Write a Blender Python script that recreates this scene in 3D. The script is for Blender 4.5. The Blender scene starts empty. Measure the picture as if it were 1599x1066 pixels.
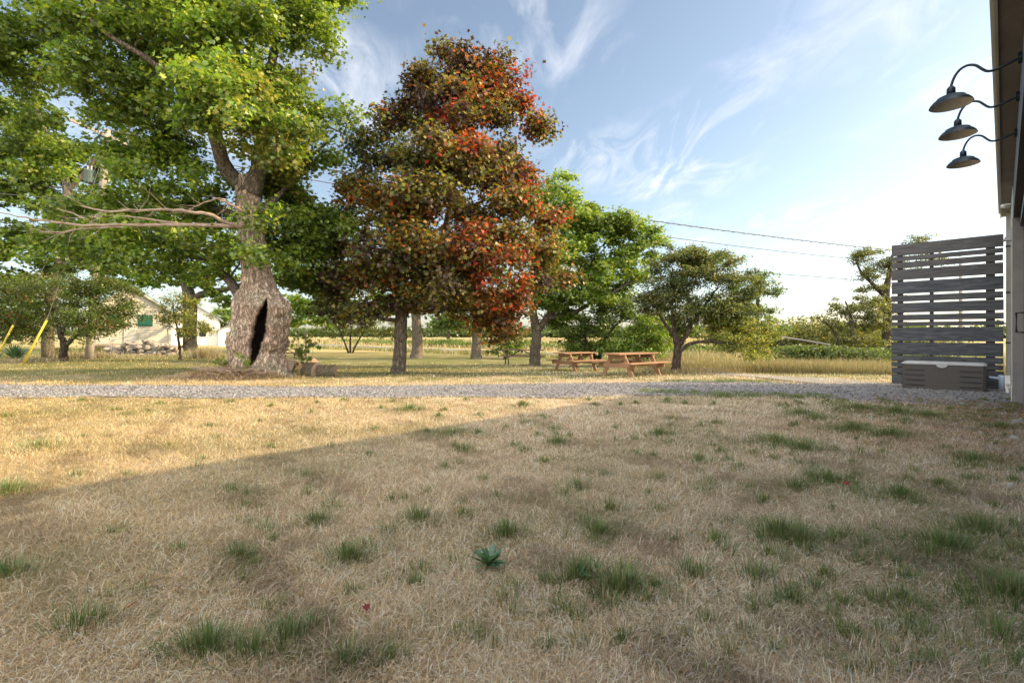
import bpy, math, random
import numpy as np
from mathutils import Vector, noise as mnoise

C = bpy.context.scene.collection
R = math.radians
rng = np.random.default_rng(7)
random.seed(7)
sc = bpy.context.scene

# ------------------------------------------------------------------ camera
F, CX, HY, CH = 750.0, 799.5, 523.0, 1.3      # focal px (1599 wide), centre, horizon row, eye height
cam = bpy.data.cameras.new('camera'); co = bpy.data.objects.new('camera', cam); C.objects.link(co)
cam.sensor_width = 36; cam.lens = F / 1599 * 36; cam.shift_y = -(533 - HY) / 1599
cam.clip_start = .05; cam.clip_end = 6000
co.location = (0, 0, CH); co.rotation_euler = (R(90), 0, 0)
sc.camera = co

# ------------------------------------------------------------------ world, sun, exposure
SUN_AZ, SUN_EL = 84.0, 26.5
w = bpy.data.worlds.new('World'); sc.world = w; w.use_nodes = True
nt = w.node_tree; nt.nodes.clear()
def N(nt, t, **k):
    n = nt.nodes.new(t)
    for a, b in k.items():
        setattr(n, a, b)
    return n
def L(nt, a, b): nt.links.new(a, b)
sky = N(nt, 'ShaderNodeTexSky', sky_type='NISHITA', sun_disc=False)
sky.sun_elevation = R(SUN_EL); sky.sun_rotation = R(SUN_AZ)
sky.air_density = 1.0; sky.dust_density = 1.0; sky.ozone_density = 1.2; sky.altitude = 0
bg = N(nt, 'ShaderNodeBackground'); bg.inputs['Strength'].default_value = .108
wo = N(nt, 'ShaderNodeOutputWorld')
tc = N(nt, 'ShaderNodeTexCoord')
sep = N(nt, 'ShaderNodeSeparateXYZ'); L(nt, tc.outputs['Generated'], sep.inputs[0])
def M2(nt, op, a, b, clamp=False):
    m = N(nt, 'ShaderNodeMath', operation=op); m.use_clamp = clamp
    for i, v in enumerate((a, b)):
        if v is None: continue
        if isinstance(v, (int, float)): m.inputs[i].default_value = v
        else: L(nt, v, m.inputs[i])
    return m.outputs[0]
zz = M2(nt, 'ADD', M2(nt, 'MAXIMUM', sep.outputs[2], 0.0), .12)
comb = N(nt, 'ShaderNodeCombineXYZ')
L(nt, M2(nt, 'DIVIDE', sep.outputs[0], zz), comb.inputs[0]); L(nt, M2(nt, 'DIVIDE', sep.outputs[1], zz), comb.inputs[1])
def mapped(rot, scl, loc=(0, 0, 0)):
    mp = N(nt, 'ShaderNodeMapping'); mp.inputs['Rotation'].default_value = (0, 0, rot)
    mp.inputs['Scale'].default_value = scl; mp.inputs['Location'].default_value = loc
    L(nt, comb.outputs[0], mp.inputs[0]); return mp.outputs[0]
n1 = N(nt, 'ShaderNodeTexNoise'); n1.inputs['Scale'].default_value = 4.4; n1.inputs['Detail'].default_value = 8
n1.inputs['Roughness'].default_value = .62; n1.inputs['Distortion'].default_value = 1.1
L(nt, mapped(R(-25), (1.0, .42, 1), (2.3, .4, 0)), n1.inputs['Vector'])
n2 = N(nt, 'ShaderNodeTexNoise'); n2.inputs['Scale'].default_value = 1.7; n2.inputs['Detail'].default_value = 3
L(nt, mapped(R(10), (1, 1, 1), (4.1, 1.7, 0)), n2.inputs['Vector'])
def ramp(nt, src, stops):
    r = N(nt, 'ShaderNodeValToRGB'); e = r.color_ramp.elements
    while len(e) < len(stops): e.new(.5)
    for i, (p, c) in enumerate(stops):
        e[i].position = p; e[i].color = tuple(c) + (1,) if len(c) == 3 else c
    L(nt, src, r.inputs[0]); return r.outputs[0]
c1 = ramp(nt, n1.outputs[0], [(.46, (0, 0, 0)), (.72, (1, 1, 1))])
c2 = ramp(nt, n2.outputs[0], [(.42, (0, 0, 0)), (.62, (1, 1, 1))])
mask = M2(nt, 'MULTIPLY', c1, c2)
up = ramp(nt, sep.outputs[2], [(.02, (0, 0, 0)), (.2, (1, 1, 1))])
mask = M2(nt, 'MULTIPLY', M2(nt, 'MULTIPLY', mask, up), .62, True)
mx = N(nt, 'ShaderNodeMix', data_type='RGBA'); L(nt, mask, mx.inputs[0])
hs = N(nt, 'ShaderNodeHueSaturation'); hs.inputs['Saturation'].default_value = .80; hs.inputs['Hue'].default_value = .494; L(nt, sky.outputs[0], hs.inputs['Color'])
L(nt, hs.outputs[0], mx.inputs[6]); mx.inputs[7].default_value = (6.3, 6.2, 6.4, 1)
# unseen bright cloud added overhead and behind the camera to fill the shade
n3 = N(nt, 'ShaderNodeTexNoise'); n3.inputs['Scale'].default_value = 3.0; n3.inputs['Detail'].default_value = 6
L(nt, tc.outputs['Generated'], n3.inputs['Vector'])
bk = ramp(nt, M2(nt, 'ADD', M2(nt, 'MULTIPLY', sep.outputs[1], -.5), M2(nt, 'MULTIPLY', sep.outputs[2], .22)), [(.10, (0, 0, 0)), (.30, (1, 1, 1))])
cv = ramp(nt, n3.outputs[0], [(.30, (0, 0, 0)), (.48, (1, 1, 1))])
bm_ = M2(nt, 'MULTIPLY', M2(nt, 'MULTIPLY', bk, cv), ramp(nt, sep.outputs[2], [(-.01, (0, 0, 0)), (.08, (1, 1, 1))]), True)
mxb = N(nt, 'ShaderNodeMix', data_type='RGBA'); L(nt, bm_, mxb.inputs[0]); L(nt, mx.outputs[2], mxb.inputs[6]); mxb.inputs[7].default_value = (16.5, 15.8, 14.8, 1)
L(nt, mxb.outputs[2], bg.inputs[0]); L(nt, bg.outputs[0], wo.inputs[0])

sd = bpy.data.lights.new('sun', 'SUN'); so = bpy.data.objects.new('sun', sd); C.objects.link(so)
sd.energy = 4.6; sd.angle = R(.5); sd.color = (1.0, .75, .43)
sdir = Vector((math.sin(R(SUN_AZ)) * math.cos(R(SUN_EL)), math.cos(R(SUN_AZ)) * math.cos(R(SUN_EL)), math.sin(R(SUN_EL))))
so.rotation_euler = sdir.to_track_quat('Z', 'Y').to_euler(); so.location = (30, 0, 30)
sc.view_settings.view_transform = 'Standard'; sc.view_settings.look = 'None'
sc.view_settings.gamma = 1; sc.view_settings.exposure = 1.05

# ------------------------------------------------------------------ object bookkeeping
def tag(o, label=None, cat=None, group=None, kind=None):
    if label: o['label'] = label
    if cat: o['category'] = cat
    if group: o['group'] = group
    if kind: o['kind'] = kind
    return o
def empty(name, loc, label, cat, group=None, rz=0):
    o = bpy.data.objects.new(name, None); C.objects.link(o); o.location = loc; o.rotation_euler = (0, 0, rz)
    o.empty_display_size = .2
    return tag(o, label, cat, group)
def copy_tree(o, parent=None):
    c = o.copy(); C.objects.link(c); c.parent = parent
    for ch in [k for k in bpy.data.objects if k.parent == o]:
        copy_tree(ch, c)
    return c

class MB:
    """collects polygons of any size; built as ONE mesh object"""
    def __init__(s): s.v = []; s.n = 0; s.idx = []; s.sz = []; s.col = []
    def add(s, V, idx, sz, col=None):
        V = np.asarray(V, float).reshape(-1, 3); s.v.append(V)
        idx = np.asarray(idx, np.int64).ravel(); sz = np.asarray(sz, np.int64).ravel()
        s.idx.append(idx + s.n); s.sz.append(sz); s.n += len(V)
        if col is not None: s.col.append(np.asarray(col, float).reshape(-1, 3))
    def faces(s, V, fl):
        s.add(V, [i for f in fl for i in f], [len(f) for f in fl])
    def box(s, x0, x1, y0, y1, z0, z1, fn=None):
        V = np.array([(x, y, z) for z in (z0, z1) for x, y in ((x0, y0), (x1, y0), (x1, y1), (x0, y1))], float)
        if fn is not None: V = fn(V)
        s.faces(V, [(3, 2, 1, 0), (4, 5, 6, 7), (0, 1, 5, 4), (1, 2, 6, 5), (2, 3, 7, 6), (3, 0, 4, 7)])
    def beam(s, a, b, wd, ht, upv=(0, 0, 1)):
        a = np.array(a, float); b = np.array(b, float); d = b - a; d /= np.linalg.norm(d)
        r = np.cross(d, upv); r /= np.linalg.norm(r); q = np.cross(r, d)
        V = [p + r * i * wd / 2 + q * j * ht / 2 for p in (a, b) for i, j in ((-1, -1), (1, -1), (1, 1), (-1, 1))]
        s.faces(V, [(3, 2, 1, 0), (4, 5, 6, 7), (0, 1, 5, 4), (1, 2, 6, 5), (2, 3, 7, 6), (3, 0, 4, 7)])
    def tube(s, P, rad, n=8, caps=True, jit=0):
        P = np.asarray(P, float); k = len(P); rad = np.broadcast_to(np.asarray(rad, float), (k,))
        T = np.gradient(P, axis=0); T /= np.linalg.norm(T, axis=1)[:, None] + 1e-9
        ref = np.array([0, 0, 1.]) if abs(T[:, 2]).mean() < .8 else np.array([1., 0, 0])
        U = np.cross(T, ref); U /= np.linalg.norm(U, axis=1)[:, None] + 1e-9; W = np.cross(T, U)
        a = np.arange(n) / n * 2 * math.pi
        rr = rad[:, None] * (1 + (rng.normal(0, jit, (k, n)) if jit else 0))
        V = P[:, None] + rr[..., None] * (np.cos(a)[None, :, None] * U[:, None] + np.sin(a)[None, :, None] * W[:, None])
        i = np.arange(k - 1)[:, None] * n; j = np.arange(n)[None]; j2 = (j + 1) % n
        q = np.stack([i + j, i + j2, i + n + j2, i + n + j], -1).reshape(-1)
        idx = [q]; sz = [np.full((k - 1) * n, 4)]
        if caps:
            idx += [np.arange(n)[::-1], (k - 1) * n + np.arange(n)]; sz += [np.array([n, n])]
        s.add(V, np.concatenate(idx), np.concatenate(sz))
    def lathe(s, prof, n=28, org=(0, 0, 0)):
        V = []
        for r, z in prof:
            for k in range(n):
                a = k / n * 2 * math.pi; V.append((org[0] + r * math.cos(a), org[1] + r * math.sin(a), org[2] + z))
        fl = []
        for i in range(len(prof) - 1):
            for k in range(n):
                k2 = (k + 1) % n; fl.append((i * n + k, i * n + k2, (i + 1) * n + k2, (i + 1) * n + k))
        s.faces(V, fl)
    def build(s, name, mat, parent=None, smooth=False, loc=None, **tg):
        V = np.concatenate(s.v); idx = np.concatenate(s.idx).astype(np.int32); sz = np.concatenate(s.sz).astype(np.int32)
        me = bpy.data.meshes.new(name)
        me.vertices.add(len(V))
        if loc is not None: V = V - np.array(loc)
        me.vertices.foreach_set('co', V.astype(np.float32).ravel())
        me.loops.add(len(idx)); me.loops.foreach_set('vertex_index', idx)
        me.polygons.add(len(sz)); st = np.zeros(len(sz), np.int32); st[1:] = np.cumsum(sz)[:-1]
        me.polygons.foreach_set('loop_start', st); me.polygons.foreach_set('loop_total', sz)
        me.polygons.foreach_set('use_smooth', np.full(len(sz), smooth))
        if s.col:
            cl = np.concatenate(s.col)
            at = me.attributes.new('tint', 'FLOAT_COLOR', 'FACE')
            at.data.foreach_set('color', np.concatenate([cl, np.ones((len(cl), 1))], 1).astype(np.float32).ravel())
        me.update(calc_edges=True)
        me.materials.append(mat)
        o = bpy.data.objects.new(name, me); C.objects.link(o)
        if parent is not None: o.parent = parent
        if loc is not None: o.location = loc
        tag(o, **tg)
        return o

# ------------------------------------------------------------------ materials
def mat(name):
    m = bpy.data.materials.new(name); m.use_nodes = True; nt = m.node_tree
    b = nt.nodes['Principled BSDF']; return m, nt, b
def noise_tex(nt, scale, detail=5, rough=.6, vec=None, dist=0):
    n = N(nt, 'ShaderNodeTexNoise'); n.inputs['Scale'].default_value = scale; n.inputs['Detail'].default_value = detail
    n.inputs['Roughness'].default_value = rough; n.inputs['Distortion'].default_value = dist
    if vec is not None: L(nt, vec, n.inputs['Vector'])
    return n.outputs[0]
def objvec(nt, scale=(1, 1, 1), rot=(0, 0, 0)):
    t = N(nt, 'ShaderNodeTexCoord'); m = N(nt, 'ShaderNodeMapping'); m.inputs['Scale'].default_value = scale
    m.inputs['Rotation'].default_value = rot
    L(nt, t.outputs['Object'], m.inputs[0]); return m.outputs[0]
def mixc(nt, f, a, b, mode='MIX'):
    m = N(nt, 'ShaderNodeMix', data_type='RGBA', blend_type=mode)
    for i, v in ((0, f), (6, a), (7, b)):
        if isinstance(v, (int, float)): m.inputs[i].default_value = v
        elif isinstance(v, tuple): m.inputs[i].default_value = v + (1,)
        else: L(nt, v, m.inputs[i])
    return m.outputs[2]
def bump(nt, b, h, strength=.5, dist=.02):
    n = N(nt, 'ShaderNodeBump'); n.inputs['Strength'].default_value = strength; n.inputs['Distance'].default_value = dist
    L(nt, h, n.inputs['Height']); L(nt, n.outputs[0], b.inputs['Normal'])
def simple(name, a, b_=None, scale=6, rough=.8, metal=0, bs=.3, bd=.01, stretch=(1, 1, 1), spec=.3, lo=.35, hi=.65, detail=6):
    m, nt, b = mat(name); v = objvec(nt, stretch); n = noise_tex(nt, scale, detail, .65, v)
    if b_ is None: b_ = tuple(c * .75 for c in a)
    L(nt, ramp(nt, n, [(lo, a), (hi, b_)]), b.inputs['Base Color'])
    b.inputs['Roughness'].default_value = rough; b.inputs['Metallic'].default_value = metal
    b.inputs['Specular IOR Level'].default_value = spec
    if bs: bump(nt, b, n, bs, bd)
    return m
def bark(name, a, b_, c, sc_=1.0, bd=.05):
    m, nt, b = mat(name); v = objvec(nt, (5 * sc_, 5 * sc_, 1.1 * sc_))
    n = noise_tex(nt, 2.2, 8, .7, v, .9)
    v2 = objvec(nt, (1, 1, 1)); n2 = noise_tex(nt, 1.3, 4, .6, v2)
    vo = N(nt, 'ShaderNodeTexVoronoi', feature='DISTANCE_TO_EDGE'); vo.inputs['Scale'].default_value = 2.6
    vv = N(nt, 'ShaderNodeVectorMath', operation='ADD'); L(nt, v, vv.inputs[0])
    nn = N(nt, 'ShaderNodeTexNoise'); nn.inputs['Scale'].default_value = 3; L(nt, v, nn.inputs['Vector']); L(nt, nn.outputs[1], vv.inputs[1])
    L(nt, vv.outputs[0], vo.inputs['Vector'])
    crack = ramp(nt, vo.outputs[0], [(0, (0, 0, 0)), (.16, (1, 1, 1))])
    col = ramp(nt, n, [(.3, b_), (.62, a)])
    col = mixc(nt, ramp(nt, n2, [(.5, (0, 0, 0)), (.68, (1, 1, 1))]), col, c)
    col = mixc(nt, M2(nt, 'MULTIPLY', M2(nt, 'SUBTRACT', 1.0, crack), .65), col, tuple(x * .3 for x in b_))
    L(nt, col, b.inputs['Base Color']); b.inputs['Roughness'].default_value = .95; b.inputs['Specular IOR Level'].default_value = .1
    h = M2(nt, 'ADD', M2(nt, 'MULTIPLY', crack, .7), n)
    bump(nt, b, h, .9, bd); return m
def leafmat(name, gloss=.06, trans=.48, tint=1.0):
    m = bpy.data.materials.new(name); m.use_nodes = True; nt = m.node_tree; nt.nodes.clear()
    at = N(nt, 'ShaderNodeAttribute', attribute_name='tint')
    d = N(nt, 'ShaderNodeBsdfDiffuse'); t = N(nt, 'ShaderNodeBsdfTranslucent'); g = N(nt, 'ShaderNodeBsdfGlossy')
    g.inputs['Roughness'].default_value = .38
    L(nt, at.outputs[0], d.inputs[0])
    L(nt, mixc(nt, 1.0, at.outputs[0], (1.5 * tint, 1.45 * tint, .65), 'MULTIPLY'), t.inputs[0])
    m1 = N(nt, 'ShaderNodeMixShader'); m1.inputs[0].default_value = trans
    L(nt, d.outputs[0], m1.inputs[1]); L(nt, t.outputs[0], m1.inputs[2])
    m2 = N(nt, 'ShaderNodeMixShader'); m2.inputs[0].default_value = gloss
    L(nt, m1.outputs[0], m2.inputs[1]); L(nt, g.outputs[0], m2.inputs[2])
    o = N(nt, 'ShaderNodeOutputMaterial'); L(nt, m2.outputs[0], o.inputs[0]); return m

M_leaf = leafmat('leaf', .04); M_leafp = leafmat('leaf_purple', .035, .34)
M_grass = leafmat('grass_blade', .03, .3, .8)
M_oldbark = bark('old_maple_bark', (.66, .51, .40), (.30, .225, .175), (.46, .43, .31), .8, .07)
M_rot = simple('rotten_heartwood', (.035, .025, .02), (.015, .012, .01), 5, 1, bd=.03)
M_bark = bark('bark_grey', (.27, .22, .17), (.12, .10, .08), (.20, .19, .15))
M_darkbark = bark('bark_dark', (.13, .10, .08), (.06, .05, .04), (.12, .11, .08))
M_dead = simple('dead_branch', (.38, .29, .23), (.24, .18, .14), 8, .9)
M_pine = simple('stained_pine', (.36, .21, .12), (.25, .145, .085), 3, .75, bs=.25, stretch=(1, 12, 12))
M_greyw = simple('weathered_plank', (.34, .28, .23), (.20, .17, .15), 3, .9, stretch=(1, 12, 12))
M_darkw = simple('weathered_dark_plank', (.17, .12, .095), (.10, .075, .06), 3, .9, stretch=(1, 12, 12))
M_log_b = bark('log_bark', (.24, .18, .13), (.12, .09, .07), (.24, .24, .16), 2)
M_log_e = simple('log_end', (.42, .31, .22), (.26, .19, .14), 9, .9)
M_rock = simple('field_stone', (.36, .30, .25), (.20, .17, .15), 3.5, .95, bs=.6, bd=.03)
M_dark_metal = simple('dark_lamp_metal', (.014, .028, .045), (.010, .02, .035), 20, .42, .0, bs=.03, spec=.3)
M_shade_in = simple('lamp_inside', (.55, .54, .50), (.48, .47, .44), 10, .5, bs=0)
M_black = simple('black_iron', (.02, .02, .02), (.03, .03, .03), 20, .5, bs=.05)
M_white = simple('white_paint', (.78, .77, .74), (.68, .67, .64), 4, .6, bs=.05)
M_trim = simple('cream_trim', (.52, .50, .44), (.44, .42, .36), 4, .6, bs=.05)
M_pole = simple('pole_wood', (.36, .32, .28), (.24, .21, .18), 4, .95, stretch=(6, 6, .6))
M_tank = simple('transformer_paint', (.10, .15, .14), (.08, .12, .11), 6, .5, bs=0)
M_wire = simple('wire_rubber', (.16, .16, .17), (.10, .10, .10), 6, .6, bs=0)
M_yellow = simple('yellow_plastic', (.52, .42, .05), (.42, .33, .04), 5, .5, bs=0)
M_green = simple('green_paint', (.012, .11, .07), (.01, .08, .05), 5, .6, bs=.05)
M_roofg = simple('green_roof', (.05, .28, .24), (.04, .2, .17), 5, .7, bs=.1)
M_roofgrey = simple('grey_roof', (.28, .32, .38), (.22, .25, .30), 5, .7, bs=.1)
M_soil = simple('soil', (.16, .11, .07), (.10, .07, .05), 8, 1)
M_metal_w = simple('ribbed_metal', (.62, .66, .62), (.50, .54, .51), 2, .35, .3, bs=.03, spec=.6)
M_soffit = simple('soffit_paint', (.24, .225, .22), (.19, .18, .175), 3, .7, bs=.05)
M_fascia = simple('fascia_paint', (.48, .46, .43), (.42, .40, .38), 3, .6, bs=.03)
M_brown = simple('door_brown', (.06, .048, .042), (.042, .034, .03), 5, .6, bs=.2, stretch=(8, 8, 1))
M_box = simple('resin_brown', (.09, .083, .079), (.078, .072, .068), 30, .55, bs=.15, bd=.002)
M_lid = simple('resin_lid', (.46, .47, .49), (.38, .39, .41), 12, .5, bs=.1, bd=.002)
M_pvc = simple('pvc_blue', (.55, .68, .85), (.5, .62, .8), 5, .5, bs=0)
M_lane = simple('lane_dust', (.25, .235, .22), (.19, .18, .165), 4, .95)
M_road = simple('asphalt_pale', (.20, .20, .21), (.16, .16, .17), 8, .9)

# dark stained board with grain and knots
def board_mat():
    m, nt, b = mat('weathered_board')
    v = objvec(nt, (1, 1, 9)); n = noise_tex(nt, 2.6, 9, .7, v, .6)
    kv = objvec(nt, (1.1, 1.1, 2.3)); vo = N(nt, 'ShaderNodeTexVoronoi'); vo.inputs['Scale'].default_value = 1.5; L(nt, kv, vo.inputs['Vector'])
    kn = ramp(nt, vo.outputs['Distance'], [(.05, (1, 1, 1)), (.15, (0, 0, 0))])
    oi = N(nt, 'ShaderNodeObjectInfo')
    c = ramp(nt, n, [(.30, (.025, .03, .038)), (.5, (.062, .07, .084)), (.68, (.14, .142, .15))])
    c = mixc(nt, M2(nt, 'MULTIPLY', kn, .8), c, (.045, .03, .022))
    c = mixc(nt, M2(nt, 'MULTIPLY', oi.outputs['Random'], .45), c, (.10, .085, .075))
    L(nt, c, b.inputs['Base Color']); b.inputs['Roughness'].default_value = .8
    bump(nt, b, n, .4, .01); return m
M_board = board_mat()

def siding_mat():
    m, nt, b = mat('cream_clapboard')
    n = noise_tex(nt, 2.0, 5, .6, objvec(nt, (1, 1, 3)))
    L(nt, ramp(nt, n, [(.3, (.56, .51, .41)), (.7, (.40, .36, .29))]), b.inputs['Base Color']); b.inputs['Roughness'].default_value = .7
    return m
M_siding = siding_mat()

def ground_mat():
    m, nt, b = mat('dry_lawn')
    v = objvec(nt)
    a = noise_tex(nt, 70, 6, .75, v, .8); c = noise_tex(nt, .55, 5, .6, v); d = noise_tex(nt, 6, 5, .7, v)
    far = noise_tex(nt, .035, 4, .6, v)
    base = ramp(nt, a, [(.3, (.16, .12, .085)), (.5, (.40, .31, .21)), (.7, (.62, .52, .38))])
    green = ramp(nt, a, [(.3, (.07, .085, .03)), (.7, (.22, .22, .085))])
    msk = M2(nt, 'ADD', M2(nt, 'MULTIPLY', c, .7), M2(nt, 'MULTIPLY', d, .3))
    g = N(nt, 'ShaderNodeNewGeometry'); sp = N(nt, 'ShaderNodeSeparateXYZ'); L(nt, g.outputs['Position'], sp.inputs[0])
    # the mown lawn beyond the gravel is greener, the fields behind the road tan
    mr = N(nt, 'ShaderNodeMapRange'); L(nt, sp.outputs[1], mr.inputs[0])
    mr.inputs[1].default_value = 12.5; mr.inputs[2].default_value = 17; mr.inputs[3].default_value = -.03; mr.inputs[4].default_value = .13
    msk = M2(nt, 'ADD', msk, mr.outputs[0])
    col = mixc(nt, ramp(nt, msk, [(.46, (0, 0, 0)), (.62, (1, 1, 1))]), base, green)
    fld = ramp(nt, far, [(.38, (.42, .33, .17)), (.55, (.33, .29, .13)), (.68, (.17, .20, .075))])
    mr2 = N(nt, 'ShaderNodeMapRange'); L(nt, sp.outputs[1], mr2.inputs[0]); mr2.inputs[1].default_value = 42; mr2.inputs[2].default_value = 60
    col = mixc(nt, mr2.outputs[0], col, fld)
    L(nt, col, b.inputs['Base Color']); b.inputs['Roughness'].default_value = 1; b.inputs['Specular IOR Level'].default_value = .05
    bump(nt, b, M2(nt, 'ADD', a, d), .8, .03); return m
M_ground = ground_mat()
def gravel_mat():
    m, nt, b = mat('crushed_gravel'); v = objvec(nt)
    vo = N(nt, 'ShaderNodeTexVoronoi'); vo.inputs['Scale'].default_value = 38; L(nt, v, vo.inputs['Vector'])
    n = noise_tex(nt, 1.4, 5, .6, v)
    sp = N(nt, 'ShaderNodeSeparateColor'); L(nt, vo.outputs['Color'], sp.inputs[0])
    c = ramp(nt, sp.outputs[0], [(0, (.085, .085, .095)), (.5, (.17, .168, .178)), (1, (.30, .295, .305))])
    c = mixc(nt, ramp(nt, n, [(.5, (0, 0, 0)), (.75, (.6, .6, .6))]), c, (.30, .25, .19))
    L(nt, c, b.inputs['Base Color']); b.inputs['Roughness'].default_value = .9
    bump(nt, b, vo.outputs['Distance'], -.9, .03); return m
M_gravel = gravel_mat()
def tint_mat(name, rough=.9):
    m, nt, b = mat(name); at = N(nt, 'ShaderNodeAttribute', attribute_name='tint')
    n = noise_tex(nt, 40, 3, .6, objvec(nt)); L(nt, mixc(nt, .35, at.outputs[0], ramp(nt, n, [(.3, (.3, .3, .3)), (.7, (1, 1, 1))]), 'MULTIPLY'), b.inputs['Base Color'])
    b.inputs['Roughness'].default_value = rough; return m
M_stone = tint_mat('stone_tint')

# ------------------------------------------------------------------ ground height, pixel helpers
def sst(a, b, x):
    t = np.clip((x - a) / (b - a), 0, 1); return t * t * (3 - 2 * t)
_ph = np.random.default_rng(3).uniform(0, 6.28, (24, 3))
def wob(x, y, s, k=0):
    """smooth pseudo-noise in about -1..1"""
    r = 0
    for i in range(5):
        p = _ph[(i + k * 5) % 24]; a = p[0]
        r = r + np.sin((x * np.cos(a) + y * np.sin(a)) * s * (1 + i * .45) + p[1] * 3 + k) / (1 + i * .3)
    return r / 2.6
def G(x, y):
    x = np.asarray(x, float); y = np.asarray(y, float)
    f = sst(-.66, -.46, x / np.maximum(y, 4))
    drop = -.028 * 25 * sst(10, 42, y)
    return drop * f + .025 * wob(x, y, 1.0, 1) * (1 - sst(25, 40, y))
def X(px, z): return (px - CX) / F * z
def Z(py, z): return CH + (HY - py) / F * z
def on(px, py):
    """ground point seen at a pixel of the photograph"""
    z = 12.0
    for _ in range(60):
        z = .5 * z + .5 * (CH - float(G(X(px, z), z))) * F / (py - HY)
    return X(px, z), z
def gp(x, y): return (x, y, float(G(x, y)))

# ------------------------------------------------------------------ the ground sheet
def grid(xs, ys, fz):
    Xg, Yg = np.meshgrid(xs, ys); V = np.stack([Xg, Yg, fz(Xg, Yg)], -1).reshape(-1, 3)
    a, b = len(xs), len(ys); i = np.arange(b - 1)[:, None] * a + np.arange(a - 1)[None]
    q = np.stack([i, i + 1, i + a + 1, i + a], -1).reshape(-1, 4); return V, q
xs = np.concatenate([-np.geomspace(3000, 26, 22)[:-1], np.arange(-26, 26.01, .25), np.geomspace(26, 3000, 22)[1:]])
ys = np.concatenate([-np.geomspace(400, 6, 8)[:-1], np.arange(-6, 30, .25), np.geomspace(30, 4000, 34)])
m = MB(); V, q = grid(xs, ys, G); m.add(V, q, np.full(len(q), 4)); m.build('ground', M_ground, smooth=True, kind='structure')

def strip(name, mt, pts, half, off=.012, seg=.25, wav=.12, across=10):
    """a ribbon laid on the ground along pts with slightly ragged sides"""
    pts = np.array(pts, float); d = np.r_[0, np.cumsum(np.linalg.norm(np.diff(pts, axis=0), axis=1))]
    t = np.arange(0, d[-1], seg); P = np.stack([np.interp(t, d, pts[:, k]) for k in (0, 1)], 1)
    for _ in range(12): P[1:-1] = (P[:-2] + P[1:-1] * 2 + P[2:]) / 4
    T = np.gradient(P, axis=0); T /= np.linalg.norm(T, axis=1)[:, None]; Nn = np.stack([-T[:, 1], T[:, 0]], 1)
    hw = np.interp(t, d, np.broadcast_to(np.asarray(half, float), (len(pts),)))
    s = np.linspace(-1, 1, across)
    e1 = hw + wav * wob(P[:, 0], P[:, 1], 3.1, 2) + wav * .5 * wob(P[:, 0], P[:, 1], 11, 3)
    e2 = hw + wav * wob(P[:, 0], P[:, 1], 2.7, 4) + wav * .5 * wob(P[:, 0], P[:, 1], 12, 5)
    wd = np.where(s[None] < 0, e1[:, None], e2[:, None]) * s[None]
    Q = P[:, None] + Nn[:, None] * wd[..., None]
    V = np.concatenate([Q, (G(Q[..., 0], Q[..., 1]) + off)[..., None]], -1).reshape(-1, 3)
    a = across; i = np.arange(len(t) - 1)[:, None] * a + np.arange(a - 1)[None]
    q = np.stack([i, i + 1, i + a + 1, i + a], -1).reshape(-1, 4)
    m = MB(); m.add(V, q, np.full(len(q), 4)); m.build(name, mt, smooth=True, kind='structure'); return P, hw
pathc = [(-40, 15.5), (-26, 13.0), (-17, 11.6), (-11.5, 11.1), (-6, 11.0), (-1, 11.15), (2.5, 11.7), (5.5, 11.9), (8.5, 10.9), (10.5, 9.6), (14, 7.0), (20, 2)]
pathw = [1.2, 1.15, 1.12, 1.12, 1.15, 1.25, 1.45, 1.7, 2.0, 2.2, 2.4, 2.4]
PP, PW = strip('gravel_path', M_gravel, pathc, pathw, .016, .2, .10, 14)
l1 = on(1316, 597); l2 = on(1210, 590); l3 = on(1119, 583)
strip('dirt_lane', M_lane, [(9.2, 12.2), l1, l2, l3, (6.6, 19), (7.5, 24)], [1.1, .9, .8, .9, .9, .9], .026, .3, .08)
strip('road', M_road, [(60, -7), (25.6, 27), (5.6, 47), (-8.4, 62.5), (-28, 83), (-160, 226)], 3.1, .05, 2.0, .05, 6)

# ------------------------------------------------------------------ grass
def blades(mb, x, y, ln, wd, lean, az, col, z0=None):
    """tapered bent blades: 5 points each"""
    n = len(x); z = (G(x, y) if z0 is None else z0) - .004 + (rng.uniform(0, .02, n) * (lean > 1.1) if z0 is None else 0)
    dx, dy = np.cos(az), np.sin(az); sx, sy = -dy, dx
    l1 = lean * .75; l2 = np.minimum(lean * 1.25, 1.66)
    B = np.stack([x, y, z], 1); S = np.stack([sx, sy, np.zeros(n)], 1) * (wd / 2)[:, None]
    D1 = np.stack([dx * np.sin(l1), dy * np.sin(l1), np.cos(l1)], 1) * (ln * .5)[:, None]
    D2 = np.stack([dx * np.sin(l2), dy * np.sin(l2), np.cos(l2)], 1) * (ln * .5)[:, None]
    V = np.stack([B - S, B + S, B + D1 + S * .8, B + D1 - S * .8, B + D1 + D2], 1).reshape(-1, 3)
    i = np.arange(n)[:, None] * 5
    idx = (i + np.array([[0, 1, 2, 3, 3, 2, 4]])).reshape(-1)
    sz = np.tile([4, 3], n)
    mb.add(V, idx, sz, np.repeat(col, 2, axis=0))
def in_path(x, y):
    d = np.full(len(x), 99.)
    for i in range(0, len(PP), 2):
        if not (-30 < PP[i, 0] < 22): continue
        dd = np.hypot(x - PP[i, 0], y - PP[i, 1]) - PW[i]; d = np.minimum(d, dd)
    return d
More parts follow.
